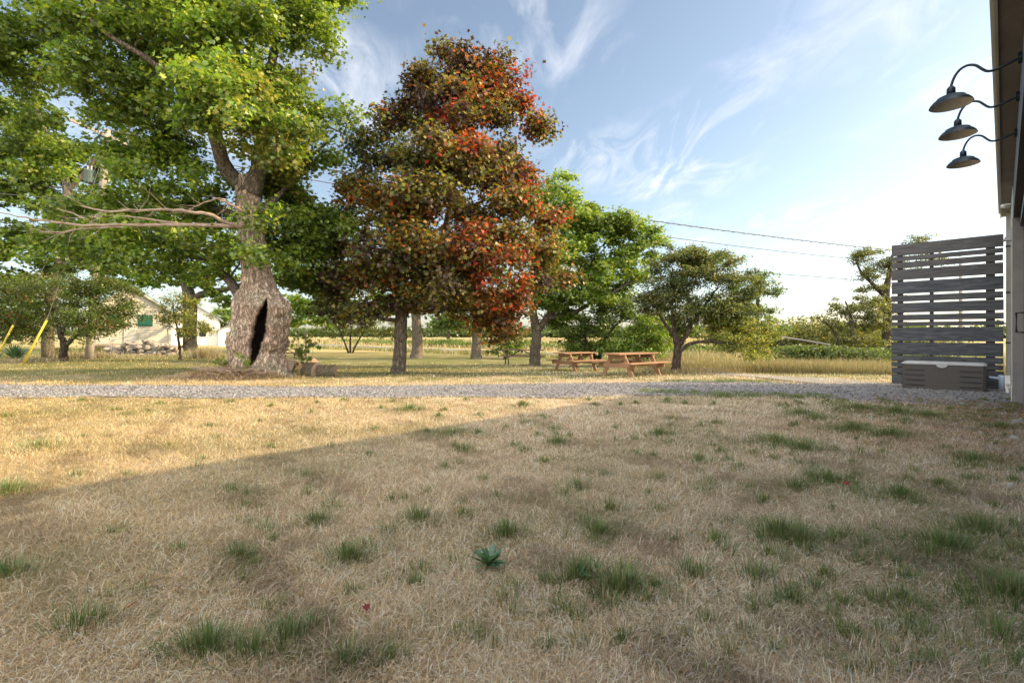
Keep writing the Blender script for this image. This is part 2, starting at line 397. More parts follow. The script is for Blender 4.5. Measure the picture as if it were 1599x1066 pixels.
# barn frame: s along the wall, d out of it
TH = math.atan((1567 - CX) / F); UU = np.array([math.sin(TH), math.cos(TH)]); NN = np.array([-math.cos(TH), math.sin(TH)])
WD = -.14                                     # wall plane
def bf(V):
    V = np.asarray(V, float); o = V.copy(); o[:, 0] = V[:, 0] * UU[0] + V[:, 1] * NN[0]; o[:, 1] = V[:, 0] * UU[1] + V[:, 1] * NN[1]; return o
def bpt(s, d, h=0): return (s * UU[0] + d * NN[0], s * UU[1] + d * NN[1], h)
def inside_barn(x, y):
    s = x * UU[0] + y * UU[1]; d = x * NN[0] + y * NN[1]; return (d < WD + .05) & (s < 17) & ((s > 13.3) | (d < -.36))

STRAW = np.array([(.60, .48, .33), (.54, .42, .28), (.70, .60, .48), (.44, .32, .18), (.62, .56, .46), (.36, .27, .18), (.74, .68, .58)])
GREEN = np.array([(.13, .18, .06), (.18, .22, .07), (.11, .16, .06), (.24, .26, .09)])
def pick(pal, n): return pal[rng.integers(0, len(pal), n)] * rng.uniform(.8, 1.2, (n, 1))
m = MB()
def lawn(n, y0, y1, k, l0, l1, w0, lean0, lean1, pw=1.0):
    # more blades close by, fewer and broader further off
    t = rng.random(n); y = (y0 ** (1 - pw) + t * (y1 ** (1 - pw) - y0 ** (1 - pw))) ** (1 / (1 - pw)) if pw != 1 else y0 * (y1 / y0) ** t
    x = rng.uniform(-1, 1, n) * (k * y + .8)
    ok = (in_path(x, y) > rng.normal(-.04, .12, n)) & ~inside_barn(x, y)
    ok &= ~((wob(x, y, 9, 14) + .5 * wob(x, y, 23, 15) > .75) & (rng.random(n) < .8))
    x, y = x[ok], y[ok]; n = len(x)
    g = .5 * wob(x, y, .8, 6) + .5 * wob(x, y, 2.6, 7) + .25 * wob(x, y, 7, 8)
    left = sst(4, -9, x)
    far = sst(12, 15, y)
    pg = np.clip(.17 + .6 * g + .32 * left * sst(4, 9, y) + .36 * far, .02, .85)
    gr = rng.random(n) < pg
    col = pick(STRAW, n)
    # bleached thatch to the right, golden to the left
    col = col * (1 + (1 - left[:, None]) * np.array([.20, .18, .30]) - left[:, None] * np.array([.0, .11, .38]))
    dk = sst(.1, .9, wob(x, y, 3.7, 9) + .6 * wob(x, y, 11, 13))[:, None]; col = col * (1 - .42 * dk) * rng.choice([.55, .85, 1.0, 1.1, 1.3, 1.5], (n, 1))
    col[gr] = pick(GREEN, gr.sum()) * .5 + col[gr] * .38
    az = wob(x, y, 1.1, 10) * 3 + wob(x, y, 5, 11) * 2.2 + rng.normal(0, 1.9, n)
    ln = rng.uniform(l0, l1, n) * (1 + .35 * wob(x, y, 2, 12)); lean = rng.uniform(lean0, lean1, n)
    wd = w0 * rng.uniform(.6, 1.5, n) * np.maximum(1, y / 4.5)
    blades(m, x, y, ln, wd, lean, az, np.clip(col, 0, .8))
lawn(400000, 1.35, 5.0, 1.12, .05, .13, .0021, 1.15, 1.75)
lawn(60000, 1.35, 5.0, 1.12, .04, .09, .0024, .2, 1.1)
lawn(260000, 5.0, 12.6, 1.12, .05, .12, .0024, .85, 1.65)
lawn(50000, 5.0, 12.6, 1.12, .03, .08, .0026, .1, 1.0)
lawn(70000, 12.0, 30, 1.2, .05, .10, .003, .2, 1.2, 1.6)
m.build('lawn_grass', M_grass, label='short sun bleached grass covering the lawn', cat='grass', kind='stuff')

# green tufts
m = MB()
def tuft(px, py, rad, n, l0=.06, l1=.15, pal=GREEN, asp=1.0, w=.0038):
    x0, y0 = on(px, py)
    n = int(n * 2.3); a = rng.uniform(0, 6.28, n); r = np.abs(rng.normal(0, .62, n)) * rad * 1.3 * (1 + .45 * np.sin(a * 3 + px) + .25 * np.sin(a * 5 + py))
    x = x0 + r * np.cos(a) * asp + rng.normal(0, .01, n); y = y0 + r * np.sin(a)
    ln = rng.uniform(l0, l1, n) * (1.15 - np.clip(r / rad, 0, 1) * .5)
    blades(m, x, y, ln, w * rng.uniform(.7, 1.3, n) * max(1, y0 / 5), np.clip(.25 + r / rad * .7 + rng.normal(0, .2, n), .05, 1.5),
           a + rng.normal(0, .7, n), pick(pal, n) * 1.05)
DG = np.array([(.11, .17, .07), (.15, .22, .08), (.18, .25, .09), (.10, .15, .06), (.13, .19, .08), (.34, .30, .17)])
for px, py, rd, n in [(320, 1022, .16, 420), (395, 1032, .15, 220), (450, 1002, .11, 150), (545, 878, .13, 330), (372, 876, .09, 180), (492, 820, .10, 170),
                      (655, 815, .16, 200), (790, 840, .15, 260), (935, 838, .13, 230), (905, 905, .16, 300), (970, 925, .17, 380), (1218, 838, .22, 620),
                      (1250, 850, .14, 240), (1292, 754, .18, 420), (1405, 778, .18, 400), (1470, 858, .22, 520), (1530, 832, .28, 520), (1580, 935, .26, 600),
                      (1210, 692, .36, 520), (1255, 703, .33, 420), (1240, 765, .13, 160), (1330, 672, .36, 420), (1390, 682, .40, 620), (1520, 722, .30, 420),
                      (870, 694, .16, 220), (815, 634, .14, 200), (1030, 680, .25, 260), (1340, 640, .5, 600), (1400, 645, .6, 620), (1450, 652, .5, 420),
                      (1250, 648, .5, 420), (1275, 655, .3, 260), (1090, 722, .25, 150), (725, 705, .2, 120), (15, 905, .2, 200), (60, 700, .5, 300), (15, 770, .25, 300),
                      (900, 765, .2, 160), (1130, 620, .5, 200), (700, 680, .3, 200), (1565, 670, .3, 260), (1180, 905, .12, 110), (955, 800, .12, 110), (120, 985, .15, 110),
                      (545, 1040, .1, 80), (1080, 900, .12, 90), (640, 640, .4, 260), (1560, 1000, .2, 160)]:
    tuft(px, py, rd, n, pal=DG, asp=1.4, l0=.06, l1=.15)
for k in range(340):                       # many small weeds, thicker to the right and near the gravel
    px = 1599 * random.random() ** .6; py = 625 + 440 * random.random() ** 1.5; tuft(px, py, random.uniform(.05, .16), random.randint(25, 110), .03, .10, DG if random.random() < .6 else GREEN, 1.5, .004)
for k in range(70):
    px = random.uniform(1290, 1599); py = 625 + (px - 1290) * .02 + abs(random.gauss(0, 18)); tuft(px, py, random.uniform(.12, .3), random.randint(50, 110), .03, .08, DG, 1.8, .005)
for k in range(150):                       # weedy fringe on the near edge of the gravel
    px = random.uniform(1000, 1300); tuft(px, 612 + (px - 1000) * .028 + random.uniform(-3, 4), .16, 34, .04, .09, DG, 1.6)
for k in range(30):
    px = random.uniform(1040, 1200); tuft(px, 596 + random.uniform(-1, 1), .2, 40, .05, .1, DG, 2)
m.build('green_grass_tufts', M_grass, label='darker green grass growing in scattered tufts through the dry lawn', cat='grass', kind='stuff')

# loose stones of the gravel
m = MB()
octa = np.array([(1, 0, 0), (0, 1, 0), (-1, 0, 0), (0, -1, 0), (0, 0, .8), (0, 0, -.5)], float)
of = np.array([(0, 1, 4), (1, 2, 4), (2, 3, 4), (3, 0, 4), (1, 0, 5), (2, 1, 5), (3, 2, 5), (0, 3, 5)])
def pebbles(m, x, y, s, col, z=None):
    n = len(x); V = octa[None] * s[:, None, None] * rng.uniform(.6, 1.3, (n, 6, 1)); a = rng.uniform(0, 6.28, n)
    ca, sa = np.cos(a)[:, None], np.sin(a)[:, None]
    Q = np.stack([V[..., 0] * ca - V[..., 1] * sa + x[:, None], V[..., 0] * sa + V[..., 1] * ca + y[:, None],
                  V[..., 2] * .75 + ((G(x, y) + .018) if z is None else z)[:, None] + s[:, None] * .3], -1)
    idx = (np.arange(n)[:, None, None] * 6 + of[None]).reshape(-1)
    m.add(Q.reshape(-1, 3), idx, np.full(n * 8, 3), np.repeat(col, 8, axis=0))
k = rng.integers(0, len(PP), 60000); okk = (PP[k, 0] > -17) & (PP[k, 0] < 14); k = k[okk]
tt = rng.uniform(-1.02, 1.02, len(k)) * PW[k]
nrm = np.gradient(PP, axis=0); nrm /= np.linalg.norm(nrm, axis=1)[:, None]
gx = PP[k, 0] - nrm[k, 1] * tt + rng.normal(0, .1, len(k)); gy = PP[k, 1] + nrm[k, 0] * tt + rng.normal(0, .08, len(k))
ok = ~inside_barn(gx, gy); gx, gy = gx[ok], gy[ok]
gc = rng.uniform(.07, .36, (len(gx), 1)) * np.array([[1, .99, 1.03]])
pebbles(m, gx, gy, rng.uniform(.012, .03, len(gx)), gc)
n = 2500; sx = rng.uniform(5.2, 9, n); sy = sx * rng.uniform(.93, 1.35, n); ok = ~inside_barn(sx, sy) & (rng.random(n) < sst(1.3, .95, sy / sx)); sx, sy = sx[ok], sy[ok]
pebbles(m, sx, sy, rng.uniform(.008, .022, len(sx)), rng.uniform(.2, .5, (len(sx), 1)) * np.ones((1, 3)))
m.build('loose_gravel', M_stone, label='loose grey crushed stones lying on the gravel path', cat='gravel', kind='stuff')

# ------------------------------------------------------------------ trees
MAPLE = np.array([(0, -.5, 0), (.42, -.38, .04), (.24, -.08, .0), (.56, .14, .07), (.2, .18, .0), (0, .6, -.05), (-.2, .18, .0), (-.56, .14, .07), (-.24, -.08, 0), (-.42, -.38, .04)])
OVAL = np.array([(0, -.55, 0), (.25, -.1, .08), (.18, .3, .06), (0, .6, -.04), (-.18, .3, .06), (-.25, -.1, .08)])
def add_leaves(mb, P, size, col, tmpl, upb=.9, out=None):
    n = len(P); nv = rng.normal(0, 1, (n, 3)); nv /= np.linalg.norm(nv, axis=1)[:, None]; nv[:, 2] += upb
    if out is not None: nv += out
    nv /= np.linalg.norm(nv, axis=1)[:, None]
    r = rng.normal(0, 1, (n, 3)); r[:, 2] -= .5; U = np.cross(nv, r); U /= np.linalg.norm(U, axis=1)[:, None] + 1e-9; W = np.cross(nv, U)
    s = size * rng.uniform(.65, 1.25, n); k = len(tmpl)
    V = P[:, None] + s[:, None, None] * (tmpl[None, :, 0:1] * U[:, None] + tmpl[None, :, 1:2] * W[:, None] + tmpl[None, :, 2:3] * nv[:, None] * rng.uniform(0, 2.4, (n, 1, 1)))
    mb.add(V.reshape(-1, 3), np.arange(n * k), np.full(n, k), col)

def tree(name, label, cat, base, trunk, blobs, ncl, clr, lpc, leaf, tmpl, pal, bmat, lmat=None, group=None, brs=1.0, zones=None,
         twigs=7, flat=.5, limbs=(), jit=.14, upb=.9, sides=8, parent=None, shell=.42, twr=.006):
    """trunk: [(x,y,z,r)..]; blobs: ellipsoids (cx,cy,cz,rx,ry,rz) that the crown fills; limbs: extra hand-placed polylines"""
    root = parent or empty(name, base, label, cat, group)
    b = np.array(base, float)
    wood = MB(); leaves = MB()
    nodes = []
    def spl(pts, k=5):
        pts = np.array(pts, float); out = []
        for i in range(len(pts) - 1):
            p0, p1, p2, p3 = pts[max(i - 1, 0)], pts[i], pts[i + 1], pts[min(i + 2, len(pts) - 1)]
            for t in np.arange(k) / k:
                out.append(.5 * (2 * p1 + (p2 - p0) * t + (2 * p0 - 5 * p1 + 4 * p2 - p3) * t * t + (3 * p1 - p0 - 3 * p2 + p3) * t ** 3))
        out.append(pts[-1]); return np.array(out)
    if trunk is not None:
        for tr in trunk:
            q = spl(tr); q[1:, :3] += rng.normal(0, .012, (len(q) - 1, 3)); wood.tube(q[:, :3], q[:, 3], 14, True, .04); nodes += [tuple(p) for p in q[2:]]
    for lb in limbs:
        q = spl(lb); wood.tube(q[:, :3], q[:, 3], 8, True, .05); nodes += [tuple(p) for p in q]
    B = np.array([bb[:6] for bb in blobs], float); vol = np.maximum((B[:, 3] * B[:, 4] * B[:, 5]) ** .8, .15); vol /= vol.sum()
    cen = []
    ch = rng.choice(len(B), ncl, p=vol)
    for i in ch:
        d = rng.normal(0, 1, 3); d /= np.linalg.norm(d); r = rng.random() ** shell
        cen.append((*(B[i, :3] + d * r * B[i, 3:6]), i))
    nd = np.array(nodes)
    ctr = nd[:, :3].mean(0)
    cen.sort(key=lambda c: np.linalg.norm(np.array(c[:3]) - ctr))
    cen = [c for c in cen if c[2] > b[2] + .25]
    for c in cen:
        cp = np.array(c[:3]); d = np.linalg.norm(nd[:, :3] - cp, axis=1)
        hd = nd[:, 2] - cp[2]
        cost = d + 1.2 * np.maximum(0, hd + .1) - np.minimum(nd[:, 3], .12) * 2
        j = int(np.argmin(cost)); A = nd[j, :3]; ln = max(d[j], .05)
        r0 = min(nd[j, 3] * .62, (.012 + ln * .017) * brs); 
        mid = (A + cp) / 2 + np.array([0, 0, ln * .13]) + rng.normal(0, .07 * ln, 3)
        k = 6; t = (np.arange(k) / (k - 1))[:, None]
        q = (1 - t) ** 2 * A + 2 * t * (1 - t) * mid + t * t * cp; q[1:-1] += rng.normal(0, .025 * ln + .005, (k - 2, 3))
        rr = r0 * (1 - t[:, 0]) + max(twr, r0 * .3) * t[:, 0]
        wood.tube(q, rr, 6 if r0 > .03 else 4, False)
        nd = np.vstack([nd, np.column_stack([q[1:], rr[1:]])])
        # twigs and leaves of this clump
        R3 = np.array([clr, clr, clr * flat]) * rng.uniform(.7, 1.3)
        dirs = rng.normal(0, 1, (twigs, 3)); dirs /= np.linalg.norm(dirs, axis=1)[:, None]; dirs[:, 2] = dirs[:, 2] * .7 + .12
        ends = cp + dirs * R3 * rng.uniform(.55, 1.1, (twigs, 1))
        for e in ends: wood.tube(np.array([cp, (cp + e) / 2 + rng.normal(0, .03, 3), e]), [twr * 1.1, twr * .8, twr * .4], 3, False)
        nl = max(3, int(lpc * rng.uniform(.6, 1.35)))
        tw = rng.integers(0, twigs, nl); tt = rng.uniform(.15, 1.1, (nl, 1))
        P = cp + (ends[tw] - cp) * tt + rng.normal(0, 1, (nl, 3)) * np.array([jit, jit, jit * .7])
        out = (P - cp) / (np.linalg.norm(P - cp, axis=1)[:, None] + .01) * .55
        pl = pal if zones is None else zones(cp, pal)
        if zones is not None: pl = np.concatenate([pl, zones(cp, pal), zones(cp + rng.normal(0, .5, 3), pal)])
        tone = rng.uniform(.78, 1.25)
        col = pl[rng.integers(0, len(pl), nl)] * tone * rng.uniform(.85, 1.15, (nl, 1))
        add_leaves(leaves, P, leaf, np.clip(col, 0, .8), tmpl, upb, out)
    wood.build('trunk', bmat, None, True, loc=base).parent = root
    bpy.data.objects[-1] if False else None
    for o in list(C.objects):
        pass
    cr = leaves.build('crown', lmat or M_leaf, None, False, loc=base); cr.parent = root
    for o in [k for k in C.objects if k.parent == root]:
        o.location = (0, 0, 0)
    return root
def PX(blobs, z, ky=1.0):
    """crown ellipsoids written as (px, py, half width px, half height px, depth offset m) at distance z"""
    out = []
    for bl in blobs:
        px, py, rx, ry, dz = bl[:5]; zz = z + dz
        out.append((X(px, zz), zz, Z(py, zz), rx / F * zz, rx / F * zz * ky, ry / F * zz))
    return out
def TP(pts, z):
    """trunk polyline written as (px, py, depth offset, radius m)"""
    return [(X(p[0], z + p[2]), z + p[2], Z(p[1], z + p[2]), p[3]) for p in pts]

GR1 = np.array([(.12, .205, .032), (.165, .265, .038), (.21, .30, .043), (.09, .155, .03), (.28, .33, .055)])
GR2 = np.array([(.08, .14, .03), (.12, .18, .035), (.16, .22, .04), (.065, .11, .03)])
OLV = np.array([(.11, .14, .04), (.17, .19, .05), (.07, .10, .035), (.22, .20, .06)])
YEL = np.array([(.26, .28, .06), (.18, .24, .05), (.32, .28, .07), (.12, .18, .04)])
ORG = np.array([(.36, .13, .04), (.30, .18, .05), (.14, .15, .04), (.42, .10, .03)])
DRK = np.array([(.065, .10, .035), (.09, .13, .04), (.12, .16, .045)])

# --- the old hollow maple
ox, oy = on(404, 588); OB = gp(ox, oy)
old = empty('old_maple_tree', OB, 'huge old maple with a swollen hollow trunk and broad green crown beside the gravel', 'tree')
def old_trunk():
    rows = [(592, 352, 452), (584, 357, 448), (577, 360, 443), (566, 362, 440), (550, 363, 437), (535, 362, 440), (520, 366, 444), (500, 370, 446), (480, 372, 451), (466, 375, 441),
            (450, 381, 430), (430, 379, 424), (400, 376, 418), (370, 373, 413), (340, 371, 409), (315, 369, 407), (295, 368, 404), (275, 372, 398)]
    ys_ = np.array([r[0] for r in rows], float); l = np.array([r[1] for r in rows], float); r_ = np.array([r[2] for r in rows], float)
    K, A = 190, 150; V = []; dark = []
    slot = [(470, 418), (487, 411), (503, 407), (515, 405), (528, 403), (545, 397), (565, 392), (590, 388)]
    sw = [1, 6, 8.5, 11, 10, 7, 5, 4]
    for i in range(K):
        py = 592 + (275 - 592) * i / (K - 1); a = np.interp(-py, -ys_, l); b = np.interp(-py, -ys_, r_)
        cxp, hw = (a + b) / 2, (b - a) / 2 / F * oy; zc = Z(py, oy)
        hsl = np.interp(py, [s[0] for s in slot], [s[1] for s in slot]); wsl = np.interp(py, [s[0] for s in slot], sw) if 470 < py < 592 else .5
        for k in range(A):
            th = k / A * 2 * math.pi; c, s = math.cos(th), math.sin(th)
            q = Vector((c * 1.6, s * 1.6, zc * .8))
            big = mnoise.fractal(q * 1.0 + Vector((3, 1, 7)), 1.0, 2.0, 2)
            tw = th * 1.0 + zc * .25
            rid = mnoise.fractal(Vector((math.cos(tw) * 7, math.sin(tw) * 7, zc * 1.3)), 1.0, 2.1, 4)
            bur = mnoise.fractal(Vector((c * 4.2, s * 4.2, zc * 3.4)), .9, 2.0, 3)
            low = 1 if zc < 2.6 else max(.35, 1 - (zc - 2.6) * .5)
            lump = mnoise.fractal(Vector((c * 2.2 + 5, s * 2.2, zc * 1.5 + 2)), 1.0, 2.0, 2)
            rad = hw * (1 + .12 * big * low + .07 * rid + .10 * bur * low + .16 * abs(lump) * low)
            if py > 555: rad *= 1 + .24 * max(0, math.cos(th * 5 + 1)) ** 2 * ((py - 555) / 37) ** 1.5
            rad *= 1 - .08 * min(1, max(0, (zc - 2.2) / .8))
            x = X(cxp, oy) + rad * c; y = oy + rad * s * .95
            # hollow on the side towards the gravel
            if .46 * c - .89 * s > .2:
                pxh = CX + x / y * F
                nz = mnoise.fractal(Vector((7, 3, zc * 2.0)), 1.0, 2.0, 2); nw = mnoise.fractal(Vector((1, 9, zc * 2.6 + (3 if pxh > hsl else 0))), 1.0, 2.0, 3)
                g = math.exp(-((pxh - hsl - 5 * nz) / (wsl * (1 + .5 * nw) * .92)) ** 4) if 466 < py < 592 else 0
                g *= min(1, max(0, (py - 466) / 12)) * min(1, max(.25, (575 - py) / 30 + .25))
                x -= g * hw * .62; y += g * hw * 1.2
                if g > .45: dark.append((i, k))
            V.append((x, y, zc - (.1 if i == 0 else 0)))
    fl = [(i * A + k, i * A + (k + 1) % A, (i + 1) * A + (k + 1) % A, (i + 1) * A + k) for i in range(K - 1) for k in range(A)]
    m = MB(); m.faces(V, fl)
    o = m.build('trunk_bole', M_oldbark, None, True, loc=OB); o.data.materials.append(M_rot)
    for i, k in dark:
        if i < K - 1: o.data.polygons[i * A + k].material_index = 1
    o.parent = old; o.location = (0, 0, 0)
old_trunk()
z0 = oy
oldblobs = [(402, 390, 34, 12, -1.1)] * 4 + [(425, 345, 25, 14, -1.0)] * 2 + [(40, 50, 90, 55, 0), (150, 50, 90, 60, -1.5), (230, 80, 100, 60, 0), (330, 60, 100, 60, -2), (430, 30, 80, 40, 0), (510, 40, 48, 42, -.5), (40, 120, 60, 30, 1),
            (200, 140, 100, 45, -1), (330, 150, 110, 60, -2), (420, 130, 50, 50, 1), (460, 170, 60, 45, 0), (520, 195, 55, 35, 0), (540, 225, 40, 25, 1),
            (250, 220, 60, 40, 0), (350, 195, 90, 42, -2.2), (450, 240, 70, 45, 0), (250, 290, 85, 34, -.5), (440, 300, 70, 40, 1.5),
            (180, 330, 90, 28, 1), (230, 395, 120, 32, 0), (110, 385, 70, 28, 2), (300, 375, 50, 24, -1), (440, 370, 55, 40, 1.2), (425, 395, 38, 22, -1.4), (330, 420, 60, 25, 1.5),
            (470, 430, 50, 35, 2), (340, 170, 70, 35, -3), (-20, 110, 60, 60, 0), (10, 200, 50, 40, 1), (60, 250, 60, 30, 1.5), (180, 250, 60, 30, 1), (440, 210, 60, 35, -1.5), (320, 330, 50, 35, 1), (340, 260, 50, 30, .8), (460, 330, 70, 55, 1), (500, 380, 50, 40, 1.5), (400, 250, 50, 25, 1.5), (230, 250, 80, 30, .5), (430, 395, 60, 30, .8), (180, 380, 60, 30, .5), (280, 420, 60, 18, .5),
            (150, -80, 180, 75, 0), (350, -90, 160, 80, -1), (480, -40, 70, 50, 1), (250, -30, 120, 50, -2)]
def oldzones(cp, pal):
    px = CX + cp[0] / cp[1] * F; py = HY - (cp[2] - CH) / cp[1] * F
    if 330 < px < 480 and 190 < py < 320 and random.random() < .6: return YEL
    if 380 < px < 520 and 60 < py < 160 and random.random() < .35: return YEL
    return GR2 if random.random() < .3 else pal
tree('', '', '', OB, [TP([(388, 300, 0, .36), (375, 285, 0, .26), (352, 262, -.2, .22), (335, 205, -.6, .20), (322, 140, -.8, .19), (315, 60, -1, .17), (308, -30, -1, .13), (300, -120, -.8, .07)], z0),
                      TP([(392, 300, 0, .33), (402, 272, 0, .24), (408, 215, .2, .18), (415, 150, .4, .15), (430, 70, .5, .11), (450, -20, .6, .07)], z0)],
     PX(oldblobs, z0, .8), 500, .78, 270, .13, MAPLE, GR1, M_bark, zones=oldzones, parent=old, jit=.19, flat=.55,
     limbs=[TP([(318, 140, -.8, .13), (270, 120, -1.6, .10), (220, 85, -2, .08), (170, 55, -2.2, .06), (130, 20, -2.2, .03)], z0),
            TP([(312, 90, -1, .12), (240, 30, -.6, .09), (170, 5, -.4, .07), (100, -5, -.2, .04)], z0),
            TP([(322, 150, -.8, .12), (305, 110, -1.4, .09), (288, 75, -1.8, .07), (283, 40, -2, .04)], z0),
            TP([(325, 150, -.8, .09), (345, 105, -1.4, .07), (342, 55, -1.6, .05)], z0),
            TP([(380, 340, 0, .13), (330, 325, .8, .09), (260, 318, 1.4, .07), (180, 320, 1.6, .04)], z0),
            TP([(378, 470, .2, .17), (360, 440, .6, .15), (345, 425, 1.0, .12), (320, 405, 1.6, .08), (260, 395, 2, .05)], z0),
            TP([(408, 330, 0, .12), (440, 300, .4, .08), (480, 250, .6, .06), (520, 215, .8, .03)], z0),
            TP([(410, 220, .2, .10), (450, 190, .2, .07), (500, 195, 0, .04), (540, 210, .1, .02)], z0)])
for c in [k for k in C.objects if k.parent == old and k.name.startswith('trunk.')]: c.name = 'limbs'
# bare dead limbs low on the left
def dead(pts, z):
    m = MB()
    for p in pts:
        q = np.array(TP(p, z)); k = len(q); t = np.linspace(0, k - 1, k * 4)
        Q = np.stack([np.interp(t, np.arange(k), q[:, i]) for i in range(4)], 1); Q[1:, :3] += rng.normal(0, .018, (len(Q) - 1, 3))
        m.tube(Q[:, :3], Q[:, 3], 6, True)
        for _ in range(len(Q) // 2):
            i = rng.integers(len(Q) // 3, len(Q)); e = Q[i, :3] + rng.normal(0, .3, 3) + np.array([-.35, 0, .05])
            m.tube([Q[i, :3], (Q[i, :3] + e) / 2 + rng.normal(0, .04, 3), e], [.012, .008, .004], 4, False)
    return m
dm = dead([[(382, 352, -.7, .12), (360, 352, -.9, .075), (300, 350, -1.2, .06), (200, 352, -1.6, .045), (130, 352, -1.9, .035), (60, 345, -2.2, .025), (0, 331, -2.5, .015)],
           [(365, 352, -.9, .06), (330, 335, -1.2, .055), (280, 327, -1.5, .045), (235, 328, -1.7, .035), (170, 331, -1.9, .03), (128, 322, -2, .018)],
           [(290, 350, -1.2, .04), (200, 338, -1.2, .03), (130, 339, -1.2, .02), (90, 325, -1.2, .012)],
           [(240, 350, -1.4, .03), (160, 355, -1.8, .02), (95, 362, -1.9, .02), (60, 363, -1.9, .01)],
           [(383, 335, -.8, .06), (372, 325, -1.0, .045), (358, 318, -1.1, .04), (345, 310, -1.2, .025), (310, 318, -1.2, .02), (290, 332, -1.2, .012)]], z0)
o = dm.build('dead_limbs', M_dead, None, True, loc=OB, label='bare grey dead limbs reaching left'); o.parent = old; o.location = (0, 0, 0)

# --- copper red maple
rx, ry = on(622, 582); RB = gp(rx, ry)
PUR = np.array([(.06, .035, .035), (.08, .05, .035), (.11, .09, .035), (.14, .13, .035), (.06, .055, .04), (.18, .12, .04)])
PURD = np.array([(.055, .03, .035), (.07, .038, .038), (.05, .045, .038), (.09, .05, .035)])
PORG = np.array([(.36, .13, .03), (.22, .12, .03), (.12, .09, .03), (.40, .10, .025), (.16, .14, .035), (.09, .06, .03)])
PRED = np.array([(.46, .06, .025), (.34, .04, .03), (.52, .12, .03), (.18, .06, .04), (.14, .05, .045), (.18, .14, .05), (.26, .10, .04)])
POLV = np.array([(.20, .19, .04), (.15, .17, .04), (.11, .09, .04), (.27, .24, .05), (.28, .18, .04), (.11, .15, .04)])
purb_shrink = 9
def pz(cp, pal):
    px = CX + cp[0] / cp[1] * F; py = HY - (cp[2] - CH) / cp[1] * F; u = random.random()
    for (a, b, r, p) in [(690, 190, 28, PRED), (730, 215, 32, PRED), (835, 205, 30, PRED), (770, 130, 30, PRED), (830, 165, 25, PRED), (825, 290, 30, PRED), (840, 330, 30, PRED), (745, 380, 36, PRED),
                         (775, 420, 38, PRED), (800, 460, 30, PRED), (710, 350, 30, PORG), (560, 300, 26, PORG), (640, 340, 40, PORG), (810, 390, 45, PORG), (780, 490, 40, PORG), (600, 455, 30, PORG)]:
        if (px - a) ** 2 + (py - b) ** 2 < r * r and u < .5: return p
    if py < 190: return PURD if u < .65 else (POLV if u < .9 else PORG)
    if px < 650 and py > 210: return PURD if u < .25 else (OLV if u < .5 else (DRK if u < .65 else POLV))
    return pal if u < .25 else (POLV if u < .78 else (PORG if u < .86 else PURD))
purb = [(715, 95, 62, 35, 0), (655, 125, 45, 38, 0), (765, 130, 52, 45, 0), (640, 180, 62, 35, 0), (720, 180, 90, 45, -1), (795, 185, 45, 35, 0), (830, 200, 22, 22, 0), (605, 240, 50, 40, 0),
        (700, 250, 100, 45, -1.5), (790, 260, 60, 50, 0), (560, 300, 55, 38, 0), (660, 310, 90, 45, -2), (770, 320, 80, 45, -1), (825, 320, 35, 50, 0), (545, 370, 52, 40, 0), (630, 390, 80, 45, -2),
        (740, 390, 90, 48, -2), (830, 395, 45, 45, 0), (525, 430, 48, 30, 0), (590, 440, 60, 35, -1), (700, 450, 70, 35, -1.5), (790, 460, 65, 45, -1), (560, 485, 60, 25, -.5), (630, 465, 50, 20, -1), (690, 480, 45, 30, 0), (770, 515, 50, 32, 0), (535, 475, 35, 25, 0), (510, 400, 30, 40, .5), (500, 440, 28, 30, .5), (560, 250, 35, 30, 0), (870, 400, 22, 30, 0), (850, 450, 28, 30, 0), (520, 340, 30, 30, 0), (530, 300, 25, 25, 0), (505, 465, 25, 22, .5), (880, 440, 20, 20, .5), (600, 330, 60, 30, -1.5), (860, 340, 25, 35, 0), (690, 62, 14, 14, 0), (748, 72, 16, 14, 0), (650, 92, 16, 16, 0), (790, 100, 14, 18, 0), (822, 160, 16, 14, 0), (838, 200, 14, 10, 0), (600, 195, 18, 16, 0), (618, 110, 10, 14, 0), (570, 215, 16, 16, 0)]
tree('copper_maple_tree', 'tall maple with dark copper and flaming red leaves behind the gravel path', 'tree', RB,
     [TP([(620, 592, 0, .36), (622, 578, 0, .27), (625, 540, 0, .24), (626, 500, 0, .22), (622, 450, 0, .17), (620, 400, 0, .13), (622, 340, 0, .10), (640, 250, 0, .08), (660, 160, 0, .04)], ry),
      TP([(627, 500, 0, .17), (650, 450, .2, .15), (680, 400, .4, .14), (700, 340, .5, .13), (705, 280, .5, .11), (715, 200, .4, .08), (725, 110, .2, .03)], ry)],
     PX([(a + (8 if b_ < 110 else 0), b_ + (24 if b_ < 100 else 14 if b_ < 150 else 0), (c if c < 20 else max(14, c - (14 if b_ < 330 else 4))), (d if d < 19 else max(12, d - purb_shrink)), e) for a, b_, c, d, e in purb], ry, .85), 430, .60, 215, .135, MAPLE, PUR, M_bark, M_leafp, zones=pz, jit=.2, shell=.42, flat=.95,
     limbs=[TP([(700, 330, .5, .10), (730, 290, .6, .08), (770, 255, .7, .05)], ry), TP([(700, 330, .5, .08), (740, 320, 0, .06), (800, 290, 0, .03)], ry),
            TP([(624, 500, 0, .09), (600, 498, -.6, .07), (570, 490, -.8, .04)], ry), TP([(628, 440, 0, .08), (600, 370, -.4, .05), (570, 320, -.5, .03)], ry)])

